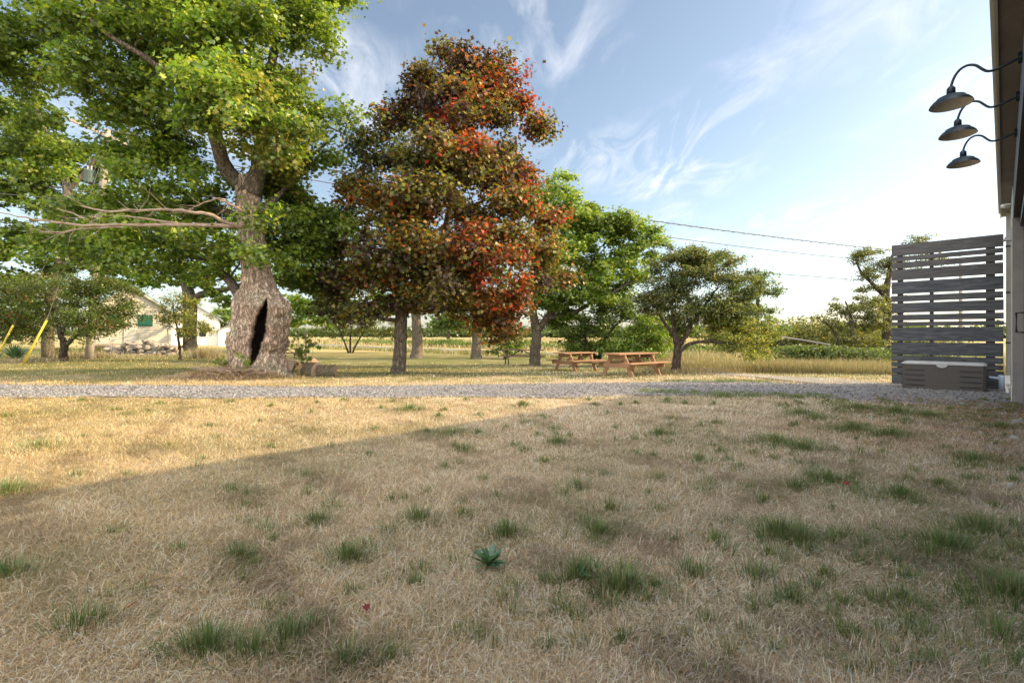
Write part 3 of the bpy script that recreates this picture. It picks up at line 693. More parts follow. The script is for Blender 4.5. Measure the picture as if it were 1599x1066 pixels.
# --- trees behind
def stdtree(name, label, px, py, trunkpts, blobs, ncl, clr, lpc, leaf, tmpl, pal, bm, **k):
    x, y = on(px, py); return tree(name, label, 'tree', gp(x, y), [TP(t, y) for t in trunkpts], PX(blobs, y, k.pop('ky', .9)), ncl, clr, lpc, leaf, tmpl, pal, bm, **k)
stdtree('maple_tree', 'broad green maple with a forked trunk right of the copper maple', 835, 571,
        [[(834, 576, 0, .38), (835, 566, 0, .30), (836, 545, 0, .27), (838, 520, 0, .25), (832, 480, 0, .20), (835, 420, 0, .15), (845, 340, 0, .08)],
         [(840, 515, 0, .2), (855, 495, 0, .18), (880, 465, 0, .14), (905, 440, 0, .10), (930, 400, 0, .06)],
         [(850, 498, 0, .12), (890, 490, -.3, .11), (920, 475, -.5, .09), (960, 455, -.7, .05), (1000, 430, -.8, .02)]],
        [(850, 300, 40, 35, 1), (880, 350, 60, 40, 0), (930, 370, 55, 35, 0), (980, 365, 45, 25, 0), (1020, 375, 22, 15, 0), (890, 410, 70, 40, 0), (960, 420, 60, 35, 0), (1000, 400, 30, 30, 0), (860, 470, 45, 30, 1),
         (900, 470, 45, 30, -1), (880, 500, 40, 18, 1), (945, 470, 40, 20, 1), (960, 350, 40, 20, 0), (870, 320, 40, 30, 0), (900, 330, 40, 30, 0), (850, 440, 40, 40, 0)],
        230, .85, 230, .14, MAPLE, GR1, M_bark)
stdtree('maple_tree', 'green maple whose stout grey trunk shows through a gap right of the copper trunk', 651, 559,
        [[(651, 562, 0, .75), (651, 552, 0, .50), (652, 530, 0, .44), (650, 500, 0, .40), (648, 450, 0, .35), (650, 380, 0, .2)]],
        [(640, 470, 50, 25, 0), (600, 440, 60, 35, 1), (690, 440, 60, 30, 1), (650, 400, 80, 40, 0), (510, 470, 50, 30, 2), (520, 420, 45, 35, 2), (475, 480, 45, 25, 2), (495, 500, 35, 20, 2)], 90, 1.3, 130, .28, MAPLE, GR1, M_bark, brs=1.4)
stdtree('shade_tree', 'green tree with a brown trunk under the right edge of the copper maple', 744, 560,
        [[(744, 563, 0, .6), (744, 552, 0, .45), (745, 520, 0, .40), (745, 470, 0, .33), (748, 400, 0, .2)]],
        [(740, 470, 60, 35, 0), (700, 500, 40, 20, 0), (780, 490, 50, 30, 0), (750, 420, 70, 40, 0), (800, 530, 30, 22, 0), (785, 545, 26, 14, 0)], 70, 1.2, 120, .26, OVAL, GR2, M_bark, brs=1.4)
stdtree('maple_tree', 'green maple behind the shed with pale stout trunk forking above the sapling', 297, 545,
        [[(297, 552, 0, .8), (297, 540, 0, .55), (297, 500, 0, .55), (296, 470, 0, .6), (294, 455, 0, .5), (285, 420, 0, .3), (280, 350, 0, .2)], [(300, 468, 0, .35), (325, 456, 0, .3), (352, 452, 0, .22), (385, 440, 0, .12)]],
        [(250, 400, 80, 40, 0), (340, 400, 70, 45, 0), (290, 350, 90, 45, 2), (400, 440, 50, 30, 0), (360, 470, 40, 22, 0), (420, 420, 60, 40, 1), (225, 440, 50, 20, 0), (180, 330, 90, 50, 3), (460, 500, 40, 26, 2), (480, 450, 40, 40, 1), (410, 490, 20, 20, 0), (210, 430, 60, 22, -1), (300, 440, 50, 12, -1), (160, 440, 40, 26, -2), (60, 300, 90, 50, 3), (250, 350, 70, 40, 1)],
        170, 1.5, 150, .34, MAPLE, GR1, M_bark, brs=1.6)
x, y = X(75, 27), 27.0
tree('maple_tree', 'green tree with thin arching limbs at the far left behind the utility pole', 'tree', gp(x, y),
     [TP([(75, 560, 0, .3), (80, 480, 0, .24), (105, 360, 0, .25), (100, 270, 0, .17), (75, 215, 0, .12), (50, 150, 0, .06)], y)],
     PX([(20, 180, 60, 40, 0), (40, 240, 70, 45, 0), (110, 230, 60, 35, 1), (20, 320, 70, 50, 0), (110, 320, 80, 40, 1), (60, 390, 90, 45, 0), (150, 270, 45, 30, 2), (160, 390, 50, 35, 1), (-60, 250, 60, 90, 0), (-50, 400, 60, 60, 0), (60, 450, 80, 30, 3), (190, 190, 40, 30, 3), (215, 250, 40, 40, 3), (150, 245, 30, 12, -5.5), (160, 315, 40, 22, -5.5), (150, 350, 50, 24, -5.5), (130, 395, 50, 30, -5.5), (60, 480, 60, 20, 2)], y), 160, 1.1, 160, .24, MAPLE, GR2, M_bark, brs=1.2,
     limbs=[TP([(100, 270, 0, .13), (60, 215, 0, .09), (20, 190, 0, .05), (-20, 180, 0, .03)], y), TP([(105, 300, 0, .12), (140, 260, 0, .09), (170, 215, 0, .05)], y)])
stdtree('apple_tree', 'low spreading apple tree with a short bent trunk near the yellow guy guards', 98, 564,
        [[(98, 566, 0, .26), (99, 558, 0, .18), (99, 548, 0, .16), (100, 540, 0, .15), (93, 515, 0, .11), (85, 490, 0, .08), (60, 455, 0, .04)],
         [(101, 541, 0, .12), (115, 527, -.2, .09), (135, 510, -.3, .07), (150, 475, -.4, .03)], [(96, 520, 0, .08), (110, 490, .2, .06), (130, 460, .3, .03)]],
        [(40, 470, 60, 35, 0), (100, 455, 50, 30, 0), (150, 465, 45, 32, 0), (20, 510, 50, 28, 0), (75, 505, 50, 28, .5), (155, 505, 38, 22, 0), (120, 490, 40, 30, -1), (190, 480, 20, 18, 0), (30, 440, 50, 25, 0), (-30, 490, 50, 40, 0), (135, 440, 40, 24, -.5), (145, 500, 34, 26, -1.2), (140, 525, 25, 12, -1), (150, 440, 40, 24, -.4), (185, 455, 30, 22, 0), (185, 490, 32, 22, -.5), (205, 468, 22, 14, -.3), (170, 515, 26, 12, -.5)],
        330, .55, 110, .10, OVAL, OLV, M_darkbark, zones=lambda cp, p: ORG if (random.random() < .035) else (GR2 if random.random() < .65 else p), shell=.4)
stdtree('sapling', 'young sapling with yellow green leaves in front of the shed corner', 282, 562,
        [[(282, 564, 0, .10), (282, 556, 0, .07), (280, 540, 0, .06), (277, 515, 0, .045), (272, 490, 0, .03), (270, 470, 0, .015)], [(281, 545, 0, .04), (296, 530, 0, .03), (320, 520, 0, .012)]],
        [(262, 475, 18, 14, 0), (285, 490, 26, 16, 0), (262, 500, 18, 12, 0), (300, 515, 30, 16, 0), (325, 505, 14, 12, 0), (290, 470, 16, 10, 0)], 60, .42, 60, .11, OVAL, YEL, M_darkbark)
stdtree('shrub_tree', 'many stemmed shrub standing on the shaded lawn between both maples', 547, 551,
        [[(545, 553, 0, .12), (540, 540, 0, .09), (530, 515, 0, .05)], [(547, 553, 0, .12), (547, 535, 0, .10), (548, 505, 0, .05)], [(550, 553, 0, .12), (556, 538, 0, .09), (570, 515, 0, .05)]],
        [(515, 515, 32, 14, 0), (555, 510, 40, 14, 0), (600, 520, 32, 15, 0), (580, 500, 35, 16, 0), (540, 495, 30, 16, 0), (625, 530, 22, 10, 0)], 70, .9, 80, .22, OVAL, OLV, M_darkbark, ky=.6)
stdtree('hawthorn_tree', 'small dark rounded tree beside the largest picnic table', 1056, 583,
        [[(1054, 588, 0, .24), (1055, 578, 0, .17), (1057, 560, 0, .15), (1058, 540, 0, .13), (1052, 510, 0, .08), (1048, 460, 0, .05), (1050, 420, 0, .03)],
         [(1058, 545, 0, .10), (1070, 525, 0, .08), (1090, 490, 0, .06), (1120, 450, 0, .03)], [(1060, 548, -.1, .08), (1085, 535, -.3, .06), (1130, 535, -.4, .04), (1180, 545, -.5, .02)], [(1056, 530, 0, .07), (1035, 500, 0, .05), (1015, 460, 0, .03)]],
        [(1060, 410, 40, 25, 0), (1110, 410, 45, 25, 0), (1030, 440, 35, 30, 0), (1085, 440, 55, 35, 0), (1140, 440, 35, 25, 0), (1165, 450, 22, 20, 0), (1050, 480, 45, 25, 0), (1110, 485, 45, 25, 0), (1150, 490, 30, 25, 0), (1150, 530, 38, 18, -.3), (1180, 550, 22, 10, -.3), (1060, 520, 20, 15, .3), (1020, 470, 30, 30, .2), (1080, 400, 50, 15, 0), (1130, 500, 50, 30, .3), (1190, 520, 25, 25, .3)],
        360, .47, 130, .085, OVAL, DRK, M_darkbark, zones=lambda cp, p: YEL if (cp[2] < 1.9 and cp[0] > 6.5) or random.random() < .06 else (OLV if random.random() < .4 else p), shell=.45, jit=.09)
def far_tree(name, label, px, z, trunks, blobs, ncl, clr, lpc, leaf, pal, bm=M_darkbark, tmpl=OVAL, **k):
    x = X(px, z); return tree(name, label, k.pop('cat', 'tree'), gp(x, z), [TP(t, z) for t in trunks], PX(blobs, z, k.pop('ky', .9)), ncl, clr, lpc, leaf, tmpl, pal, bm, **k)
far_tree('ash_tree', 'slender dark tree rising behind the rounded hawthorn crown', 1180, 34, [[(1180, 565, 0, .25), (1180, 540, 0, .2), (1182, 500, 0, .15), (1185, 440, 0, .06)]],
         [(1170, 450, 25, 20, 0), (1195, 440, 22, 14, 0), (1205, 460, 16, 12, 0), (1185, 480, 30, 18, 0), (1200, 500, 22, 14, 0), (1170, 510, 22, 18, 0), (1150, 470, 20, 25, 0), (1205, 520, 25, 16, 0)], 90, .75, 80, .17, GR2)
far_tree('thicket_bush', 'loose dark branching shrub behind the middle picnic table', 935, 25, [[(935, 565, 0, .12), (940, 540, 0, .09), (960, 510, 0, .06), (990, 480, 0, .03)], [(930, 560, 0, .1), (915, 530, 0, .07), (905, 500, 0, .04)]],
         [(900, 525, 30, 22, 0), (930, 510, 30, 22, 0), (950, 535, 40, 18, 0), (980, 480, 30, 25, 0), (1000, 500, 25, 18, 0), (910, 545, 38, 12, 0), (885, 500, 20, 20, 0), (960, 490, 40, 25, 0)], 120, .5, 90, .13, GR2, cat='bush')
far_tree('thicket_bush', 'bright green rounded shrub just left of the hawthorn trunk', 1012, 24, [[(1012, 570, 0, .10), (1012, 540, 0, .08), (1010, 510, 0, .05)]],
         [(990, 530, 28, 22, 0), (1025, 530, 30, 24, 0), (1010, 505, 22, 14, 0), (1000, 550, 40, 12, 0), (1030, 500, 25, 18, 0), (970, 545, 30, 14, 0)], 110, .45, 95, .12, GR1, cat='bush')
far_tree('locust_tree', 'tall crooked tree with tufted crown just left of the plank screen', 1385, 38, [[(1385, 580, 0, .4), (1385, 500, 0, .3), (1383, 462, 0, .25), (1388, 430, 0, .17), (1393, 400, 0, .1)], [(1383, 465, 0, .18), (1365, 445, 0, .14), (1345, 425, 0, .09), (1335, 400, 0, .05)]],
         [(1350, 400, 24, 10, 0), (1375, 420, 28, 18, 0), (1345, 430, 14, 10, 0), (1400, 410, 28, 14, 0), (1365, 450, 20, 10, 0), (1430, 376, 26, 8, 0), (1385, 475, 24, 22, 0), (1440, 400, 40, 20, 0), (1385, 500, 25, 30, 0), (1345, 400, 26, 12, 0)], 130, .7, 80, .15, OLV)
far_tree('scrub_tree', 'leaning scrub tree with crooked stems behind the verge thicket', 1320, 36, [[(1322, 575, 0, .2), (1312, 545, 0, .16), (1302, 515, 0, .11), (1285, 502, 0, .05)], [(1335, 575, 0, .18), (1332, 530, 0, .14), (1328, 495, 0, .09), (1320, 470, 0, .05)]],
         [(1295, 500, 26, 10, 0), (1320, 480, 26, 16, 0), (1345, 490, 28, 16, 0), (1335, 515, 26, 14, 0), (1370, 500, 22, 26, 0), (1290, 512, 14, 8, 0), (1330, 535, 40, 15, 0), (1360, 475, 25, 18, 0)], 120, .65, 80, .15, OLV)
# far rounded tree beside the white house
far_tree('round_tree', 'pale green rounded tree on the field right of the white house', 353, 75, [[(353, 545, 0, .4), (353, 525, 0, .35), (353, 505, 0, .25)]],
         [(353, 497, 24, 16, 0), (340, 508, 14, 8, 0), (368, 508, 14, 8, 0)], 40, 1.3, 70, .36, GR1)

# undergrowth
def hedge(name, label, pts, hgt, wd, n, leaf, pal, cat='bush', kind=None):
    m = MB(); pts = np.array(pts, float); t = rng.random(n) * (len(pts) - 1)
    P = np.stack([np.interp(t, np.arange(len(pts)), pts[:, i]) for i in (0, 1)], 1)
    top = hgt * (.7 + .35 * wob(P[:, 0], P[:, 1], 1.0, 3) + .2 * wob(P[:, 0], P[:, 1], 2.6, 4))
    P = P + rng.normal(0, wd * .5, (n, 2)); z = G(P[:, 0], P[:, 1]) + np.maximum(.05, top * rng.random(n) ** .55)
    Q = np.column_stack([P, z]); c = pal[rng.integers(0, len(pal), n)] * (1 + .3 * wob(P[:, 0] * 2, P[:, 1] * 2 + z, 1.4, 5))[:, None] * rng.uniform(.8, 1.2, (n, 1))
    add_leaves(m, Q, leaf, np.clip(c, .01, .8), OVAL, .5)
    o = m.build(name, M_leaf, label=label, cat=cat, kind=kind); return o
hedge('bramble_thicket', 'low dark bramble thicket behind the tall grass left of the plank screen', [(X(1240, 24), 24.5), (X(1320, 23), 24), (X(1400, 22), 23), (X(1470, 22), 22)], 1.15, 1.1, 12000, .13, DRK)
hedge('scrub_bushes', 'sunlit yellow green scrub along the field edge before the horizon', [(X(1140, 48), 50), (X(1210, 45), 47), (X(1300, 42), 44), (X(1400, 40), 42), (X(1480, 40), 42)], 3.2, 3.0, 16000, .26, OLV, kind='stuff')
hedge('roadside_scrub', 'green weeds and scrub along the far road edge', [(-40, 112), (-14, 84), (-6, 76), (8, 62), (20, 46)], 1.4, 2.5, 9000, .3, GR2, kind='stuff')
hedge('shed_weeds', 'rank weeds and grasses before the stone wall by the shed', [(X(60, 32), 33), (X(100, 31), 32), (X(155, 31), 31)], .7, .7, 2500, .12, OLV, kind='stuff')
hedge('distant_woods', 'low dark line of woods along the horizon', [(-900, 520), (-500, 560), (-220, 480), (-60, 420), (60, 330), (180, 300), (330, 300), (600, 380)], 9, 18, 26000, 3.4, DRK * .9, 'woods', 'stuff')
# the left back: trees closing the view beyond the pole
for (px, z, rr, hh, lb) in [(10, 70, 60, 60, 'dense green tree far back at the left edge of the photo'), (420, 95, 45, 30, 'dark green tree beyond the road seen left of the hollow trunk'), (700, 120, 30, 14, 'small far green tree beyond the road under the copper maple')]:
    far_tree('field_tree', lb, px, z, [[(px, 540, 0, .5), (px, 515, 0, .4), (px, 500, 0, .3)]], [(px, 505 - hh * .4, rr * .8, hh * .5, 0), (px - rr * .5, 512 - hh * .2, rr * .5, hh * .3, 0), (px + rr * .5, 512 - hh * .2, rr * .5, hh * .3, 0)], 45, z / 40, 80, z / 150, GR2)

# tall dry grass of the verge and field
m = MB()
def tall(n, fn, l0, l1, pal, w=.006):
    x, y = fn(n); ok = (in_path(x, y) > .1); x, y = x[ok], y[ok]; n = len(x)
    s = 1 + .35 * wob(x, y, .9, 2)
    blades(m, x, y, rng.uniform(l0, l1, n) * s, w * rng.uniform(.6, 1.4, n) * np.maximum(1, y / 9), rng.uniform(.05, .65, n), rng.uniform(0, 6.28, n), pick(pal, n))
def reg(px0, px1, z0_, z1_):
    def f(n):
        t = rng.random(n); z = z0_ + (z1_ - z0_) * t; return X(rng.uniform(px0, px1, n), z), z
    return f
TAN = np.array([(.46, .36, .20), (.38, .29, .17), (.30, .26, .13), (.22, .22, .10), (.42, .34, .24)])
TANG = np.array([(.38, .31, .16), (.24, .25, .10), (.17, .20, .07), (.30, .28, .13)])
tall(30000, lambda n: (lambda t, v: (6.0 + 14 * t, 18.6 - 4.1 * t + v))(rng.random(n), rng.uniform(0, 2.6, n)), .2, .45, np.concatenate([TAN * .8, TANG * .8]))
tall(14000, lambda n: (lambda t, v: (5.0 + 16 * t, 22.0 - 2.5 * t + v))(rng.random(n), rng.uniform(0, 4, n)), .25, .55, np.concatenate([TAN * .8, TANG]), .008)
tall(30000, reg(990, 1480, 26, 44), .35, .7, np.concatenate([TAN, TANG]), .012)
tall(3500, lambda n: (X(1085, 17) + rng.normal(0, .9, n), 17.6 + rng.normal(0, .35, n)), .1, .35, TAN)
m.build('tall_dry_grass', M_grass, label='tall tan seeding grass on the verge beyond the lane', cat='grass', kind='stuff')
m = MB()
def fieldf(n):
    y = 56 * (200 / 56) ** rng.random(n); x = rng.uniform(-1.1, .9, n) * y; k = (x + y) > 62; return x[k], y[k]
tall(40000, fieldf, .4, .9, TAN, .014)
tall(9000, lambda n: (lambda t: (-40 + 50 * t + rng.normal(0, 1, n), 83 - 45 * t + rng.normal(0, 1.0, n)))(rng.random(n)), .2, .5, TANG, .014)
m.build('field_grass', M_grass, label='dry tan hay grass of the fields beyond the road', cat='grass', kind='stuff')

# ------------------------------------------------------------------ by the old tree: straw mound, twigs, logs, sprouts
m = MB()
ax = rng.uniform(0, 6.28, 9000); ar = np.minimum(np.abs(rng.normal(0, .85, 9000)), 2.1)
mx_, my_ = ox - .55 + ar * np.cos(ax) * 1.25, oy - .55 + ar * np.sin(ax) * .8
hh = .22 * (1 + .4 * wob(mx_, my_, 5, 1)) * np.clip(1 - (ar / 1.4) ** 2, 0, 1)
blades(m, mx_, my_, rng.uniform(.08, .3, 9000), rng.uniform(.006, .012, 9000), rng.uniform(.8, 1.62, 9000), rng.uniform(0, 6.28, 9000), pick(STRAW, 9000) * rng.uniform(.5, 1.15, (9000, 1)) * np.array([1., .88, .75]), G(mx_, my_) + hh)
a = np.linspace(0, 2 * math.pi, 40, endpoint=False); V = []
for r in (0, .35, .7, 1.05, 1.4):
    for t in a: V.append((ox - .55 + r * math.cos(t) * 1.25, oy - .55 + r * math.sin(t) * .8, float(G(ox, oy)) + .27 * max(0, 1 - (r / 1.4) ** 2) - (.03 if r > 1.3 else 0)))
fl = [(i * 40 + k, i * 40 + (k + 1) % 40, (i + 1) * 40 + (k + 1) % 40, (i + 1) * 40 + k) for i in range(4) for k in range(40)]
m.add(V, [i for f in fl for i in f], [4] * len(fl), np.tile([.22, .16, .10], (len(fl), 1)))
m.build('straw_mound', M_grass, label='heaped reddish straw and clippings around the hollow trunk foot', cat='straw', kind='stuff')
m = MB()
for k in range(110):
    p = np.array([ox - .5 + random.gauss(0, .5), oy - 1.0 + random.gauss(0, .22), float(G(ox, oy)) + random.uniform(.12, .38)]); a = random.uniform(0, 6.28)
    d = np.array([math.cos(a), math.sin(a) * .6, random.uniform(-.15, .35)]) * random.uniform(.12, .38)
    m.tube([p - d, p + rng.normal(0, .03, 3), p + d], [.012, .010, .005], 4)
m.build('brush_pile', M_dead, label='tangled dead twigs piled before the hollow of the old trunk', cat='twigs', kind='stuff')

def sprig(name, label, px, py, h, n, leaf, pal, spread=.25, z=None):
    x, y = on(px, py) if z is None else (X(px, z), z); base = gp(x, y)
    root = empty(name, base, label, 'plant'); st = MB(); lf = MB()
    for k in range(n):
        a = random.uniform(0, 6.28); e = np.array(base) + np.array([math.cos(a) * spread * random.random(), math.sin(a) * spread * random.random(), h * random.uniform(.6, 1.05)])
        mid = (np.array(base) + e) / 2 + rng.normal(0, spread * .2, 3); st.tube([base, mid, e], [.009, .007, .004], 4)
        nl = 8; t = rng.uniform(.55, 1.08, (nl, 1)); P = np.array(base) * (1 - t) + e * t + rng.normal(0, leaf * .55, (nl, 3))
        add_leaves(lf, P, leaf, pick(pal, nl), MAPLE, .7)
    a = st.build('stem', M_dead, None, True, loc=base); b = lf.build('leaves', M_leaf, None, loc=base)
    for o in (a, b): o.parent = root; o.location = (0, 0, 0)
sprig('maple_sprout', 'bright green maple sprout rising right of the hollow trunk', 482, 583, 1.5, 8, .19, YEL, .55)
sprig('maple_sprout', 'small yellow green sprout at the left foot of the hollow trunk', 350, 589, .55, 4, .12, YEL, .2)
sprig('maple_sprout', 'leafy shoot growing out of the hollow in the old trunk', 385, 592, .75, 5, .12, GR1, .25)

def logpiece(px, py, rad, ln, rot, tilt, label, split=False):
    x, y = on(px, py); z = float(G(x, y)) + rad * .85
    root = empty('firewood_log', (x, y, z), label, 'log', 'logs beside the old tree'); 
    n = 16; prof = [rad * (1 + .08 * math.sin(3 * k / n * 6.28 + px) + random.uniform(-.04, .04)) for k in range(n)]
    if split: prof = [p if k < n // 2 + 1 else p * .35 for k, p in enumerate(prof)]
    b = MB(); V = []; S = 6
    for i in range(S):
        xx = -ln / 2 + ln * i / (S - 1)
        for k in range(n): V.append((xx, prof[k] * math.cos(k / n * 6.283) * (1 + .03 * math.sin(i * 2 + k)), prof[k] * math.sin(k / n * 6.283)))
    b.faces(V, [(i * n + k, i * n + (k + 1) % n, (i + 1) * n + (k + 1) % n, (i + 1) * n + k) for i in range(S - 1) for k in range(n)])
    b.build('bark', M_log_b, root, True)
    for sgn in (-1, 1):
        e = MB(); e.faces([(sgn * (ln / 2 + .002), prof[k] * .97 * math.cos(k / n * 6.283), prof[k] * .97 * math.sin(k / n * 6.283)) for k in range(n)], [tuple(range(n))])
        e.build('cut_end', M_log_e, root)
    root.rotation_euler = (random.uniform(0, 3), R(tilt), R(rot)); root.scale = (1.15, 1.15, 1.15)
logpiece(461, 581, .21, .42, 60, 18, 'mossy grey green log chunk nearest the trunk root')
logpiece(482, 580, .26, .5, 130, 32, 'split log tilted upward, topmost of the log heap', True)
logpiece(488, 587, .22, .5, -35, 0, 'pale ended log lying in the middle of the heap')
logpiece(510, 588, .20, .50, 12, 0, 'grey log lying rightmost, apart from the heap')
logpiece(449, 569, .19, .4, 20, 5, 'small rough log tucked against the trunk behind the mossy one')

# ------------------------------------------------------------------ picnic tables
def picnic(label, px, py, ang, mt, scale=1.0, ln=1.9):
    x, y = on(px, py); root = empty('picnic_table', gp(x, y), label, 'picnic table', 'picnic tables on the lawn', R(ang))
    root.scale = (scale,) * 3
    m = MB()
    for i in range(5):
        yy = -.29 + i * .145; e = random.uniform(-.012, .012); m.box(-ln / 2 + e, ln / 2 + e, yy - .066, yy + .066, .722, .76)
    m.build('tabletop', mt, root)
    for s in (-1, 1):
        m = MB()
        for i in range(2):
            yy = s * (.60 + i * .145); e = random.uniform(-.012, .012); m.box(-ln / 2 + e, ln / 2 + e, yy - .066, yy + .066, .432, .47)
        m.build('bench', mt, root)
    for e in (-1, 1):
        xx = e * (ln / 2 - .30)
        m = MB(); m.box(xx - .02, xx + .02, -.76, .76, .292, .431); m.build('seat_beam', mt, root)
        m = MB(); m.box(xx - .02, xx + .02, -.36, .36, .583, .721); m.build('top_beam', mt, root)
        for s in (-1, 1):
            m = MB(); xo = xx - e * .041
            m.beam((xo, s * .62, -.02), (xo, s * .25, .72), .038, .135, (0, 1, 0)) if False else m.beam((xo, s * .60, -.02), (xo, s * .24, .72), .14, .038, (1, 0, 0))
            m.build('leg', mt, root)
        m = MB(); m.beam((xx - e * .07, 0, .36), (e * .10, 0, .70), .09, .038); m.build('brace', mt, root)
    m = MB(); m.box(-.02, .02, -.34, .34, .635, .7205); m.build('centre_batten', mt, root)
    return root
picnic('largest orange brown picnic table, nearest, beside the hawthorn', 986, 586, 38, M_pine, 1.0, 2.1)
picnic('orange brown picnic table in the middle, left of the largest one', 899, 579, 36, M_pine, 1.0, 1.8)
picnic('weathered grey picnic table under the copper maple', 815, 569.5, -8, M_darkw, 1.15, 2.2)
picnic('red legged grey picnic table half hidden behind the hollow trunk', 447, 560.5, 6, M_darkw, 1.1, 2.2)

# ------------------------------------------------------------------ left: shed, house, wall, pole
def house_local(root_loc, rz): return None
def shed():
    z = 40.0; x = X(204, z); b = (x, z, float(G(x, z)))
    root = empty('shed', b, 'cream clapboard shed with green roof peak and two green shuttered windows', 'shed', rz=R(40))
    Wd, D, H1, H2 = 2.65, 5.5, 3.4, 5.3
    m = MB()
    m.faces([(-Wd, 0, -.3), (Wd, 0, -.3), (Wd, 0, H1), (0, 0, H2), (-Wd, 0, H1), (-Wd, D, -.3), (Wd, D, -.3), (Wd, D, H1), (0, D, H2), (-Wd, D, H1)],
            [(0, 1, 2, 3, 4), (9, 8, 7, 6, 5), (1, 6, 7, 2), (5, 0, 4, 9)])
    zz = .0
    while zz < H2 - .2:                        # lapped boards standing proud of the wall
        hw = Wd if zz + .18 < H1 else Wd * (H2 - zz - .2) / (H2 - H1)
        if hw > .1:
            V = [(-hw, -.035, zz), (hw, -.035, zz), (hw, -.006, zz + .175), (-hw, -.006, zz + .175), (-hw, -.002, zz), (hw, -.002, zz)]
            m.faces(V, [(0, 1, 2, 3), (4, 5, 1, 0)])
            V = [(Wd + .035, 0, zz), (Wd + .035, D, zz), (Wd + .006, D, zz + .175), (Wd + .006, 0, zz + .175)]
            if zz + .18 < H1: m.faces(V, [(0, 1, 2, 3)])
        zz += .19
    m.build('wall', M_siding, root)
    m = MB()
    for s in (-1, 1):
        d = np.array([Wd, 0, H1 - H2]); e = d * 1.12
        a = np.array([0, -.25, H2 + .05]); V = [(s * 0, -.25, H2 + .06), (s * e[0], -.25, H2 + .06 + e[2]), (s * e[0], D + .25, H2 + .06 + e[2]), (s * 0, D + .25, H2 + .06)]
        V += [(p[0], p[1], p[2] + .1) for p in V]
        m.faces(V, [(0, 1, 2, 3), (4, 7, 6, 5), (0, 4, 5, 1), (1, 5, 6, 2), (2, 6, 7, 3)])
    m.build('roof', M_roofg, root)
    m = MB()
    for s in (-1, 1): m.beam((0, -.28, H2 + .0), (s * Wd * 1.12, -.28, H2 + (H1 - H2) * 1.12), .04, .16)
    m.build('barge_board', M_trim, root)
    for xx in (-.95, .95):
        m = MB(); m.box(xx - .52, xx + .52, -.07, -.04, 2.05, 3.0); f = m.build('window_shutter', M_green, root)
        m = MB()
        for k in range(4): m.box(xx - .44, xx + .44, -.085, -.072, 2.13 + k * .2, 2.28 + k * .2)
        g = m.build('louvre', simple('green_glass', (.03, .13, .09), (.015, .08, .06), 8, .3, bs=0), f)
    m = MB(); m.box(-.36, .36, -.09, -.04, .1, 3.25); m.build('door', M_trim, root)
    m = MB(); m.box(-.44, -.37, -.10, -.04, .1, 3.4); m.box(.37, .44, -.10, -.04, .1, 3.4); m.build('door_trim', M_trim, root)
    m = MB(); m.box(-Wd, .3, -.6, -.12, .45, .62); m.build('ledge', M_greyw, root)
    for s in (-1, 1):
        m = MB(); m.box(s * Wd - .09, s * Wd + .09, -.10, .04, -.2, H1 - .1); m.build('corner_board', M_trim, root)
shed()
def white_house():
    z = 62.0; x = X(300, z); b = (x, z, float(G(x, z)))
    root = empty('house', b, 'bright white gabled farmhouse with a small porch wing behind the sapling', 'house', rz=R(30))
    m = MB(); Wd, D, H1, H2 = 2.9, 8, 3.4, 5.3
    m.faces([(-Wd, 0, -.3), (Wd, 0, -.3), (Wd, 0, H1), (0, 0, H2), (-Wd, 0, H1), (-Wd, D, -.3), (Wd, D, -.3), (Wd, D, H1), (0, D, H2), (-Wd, D, H1)],
            [(0, 1, 2, 3, 4), (9, 8, 7, 6, 5), (1, 6, 7, 2), (5, 0, 4, 9)])
    m.build('wall', M_white, root)
    m = MB()
    for s in (-1, 1):
        V = [(0, -.3, H2 + .05), (s * Wd * 1.15, -.3, H2 + .05 + (H1 - H2) * 1.15), (s * Wd * 1.15, D, H2 + .05 + (H1 - H2) * 1.15), (0, D, H2 + .05)]; V += [(p[0], p[1], p[2] + .14) for p in V]
        m.faces(V, [(0, 1, 2, 3), (4, 7, 6, 5), (0, 4, 5, 1), (1, 5, 6, 2), (2, 6, 7, 3)])
    m.build('roof', M_roofgrey, root)
    m = MB(); x0, x1 = 2.91, 5.6; xm = 4.25
    m.faces([(x0, -.6, -.3), (x1, -.6, -.3), (x1, -.6, 1.9), (xm, -.6, 2.55), (x0, -.6, 1.9), (x0, 4, -.3), (x1, 4, -.3), (x1, 4, 1.9), (xm, 4, 2.55), (x0, 4, 1.9)],
            [(0, 1, 2, 3, 4), (9, 8, 7, 6, 5), (1, 6, 7, 2), (5, 0, 4, 9)]); m.build('porch_wall', M_white, root)
    m = MB()
    for s in (-1, 1):
        V = [(xm, -.85, 2.6), (xm + s * 1.65, -.85, 1.82), (xm + s * 1.65, 4.1, 1.82), (xm, 4.1, 2.6)]; V += [(p[0], p[1], p[2] + .1) for p in V]
        m.faces(V, [(0, 1, 2, 3), (4, 7, 6, 5), (0, 4, 5, 1), (1, 5, 6, 2)])
    m.build('porch_roof', M_roofgrey, root)
    for (xa, xb, za, zb) in [(-1.6, -.7, 1.0, 2.3), (.7, 1.6, 1.0, 2.3)]:
        m = MB(); m.box(xa, xb, -.05, -.003, za, zb); f = m.build('window', M_white, root)
        m = MB(); m.box(xa + .08, xb - .08, -.06, -.051, za + .08, zb - .08); m.build('pane', simple('dark_glass', (.03, .035, .04), (.02, .02, .03), 3, .1, bs=0), f)
    m = MB(); m.box(3.8, 4.6, -.66, -.603, -.2, 1.75); m.build('door', M_soffit, root)
white_house()
far_shed = None
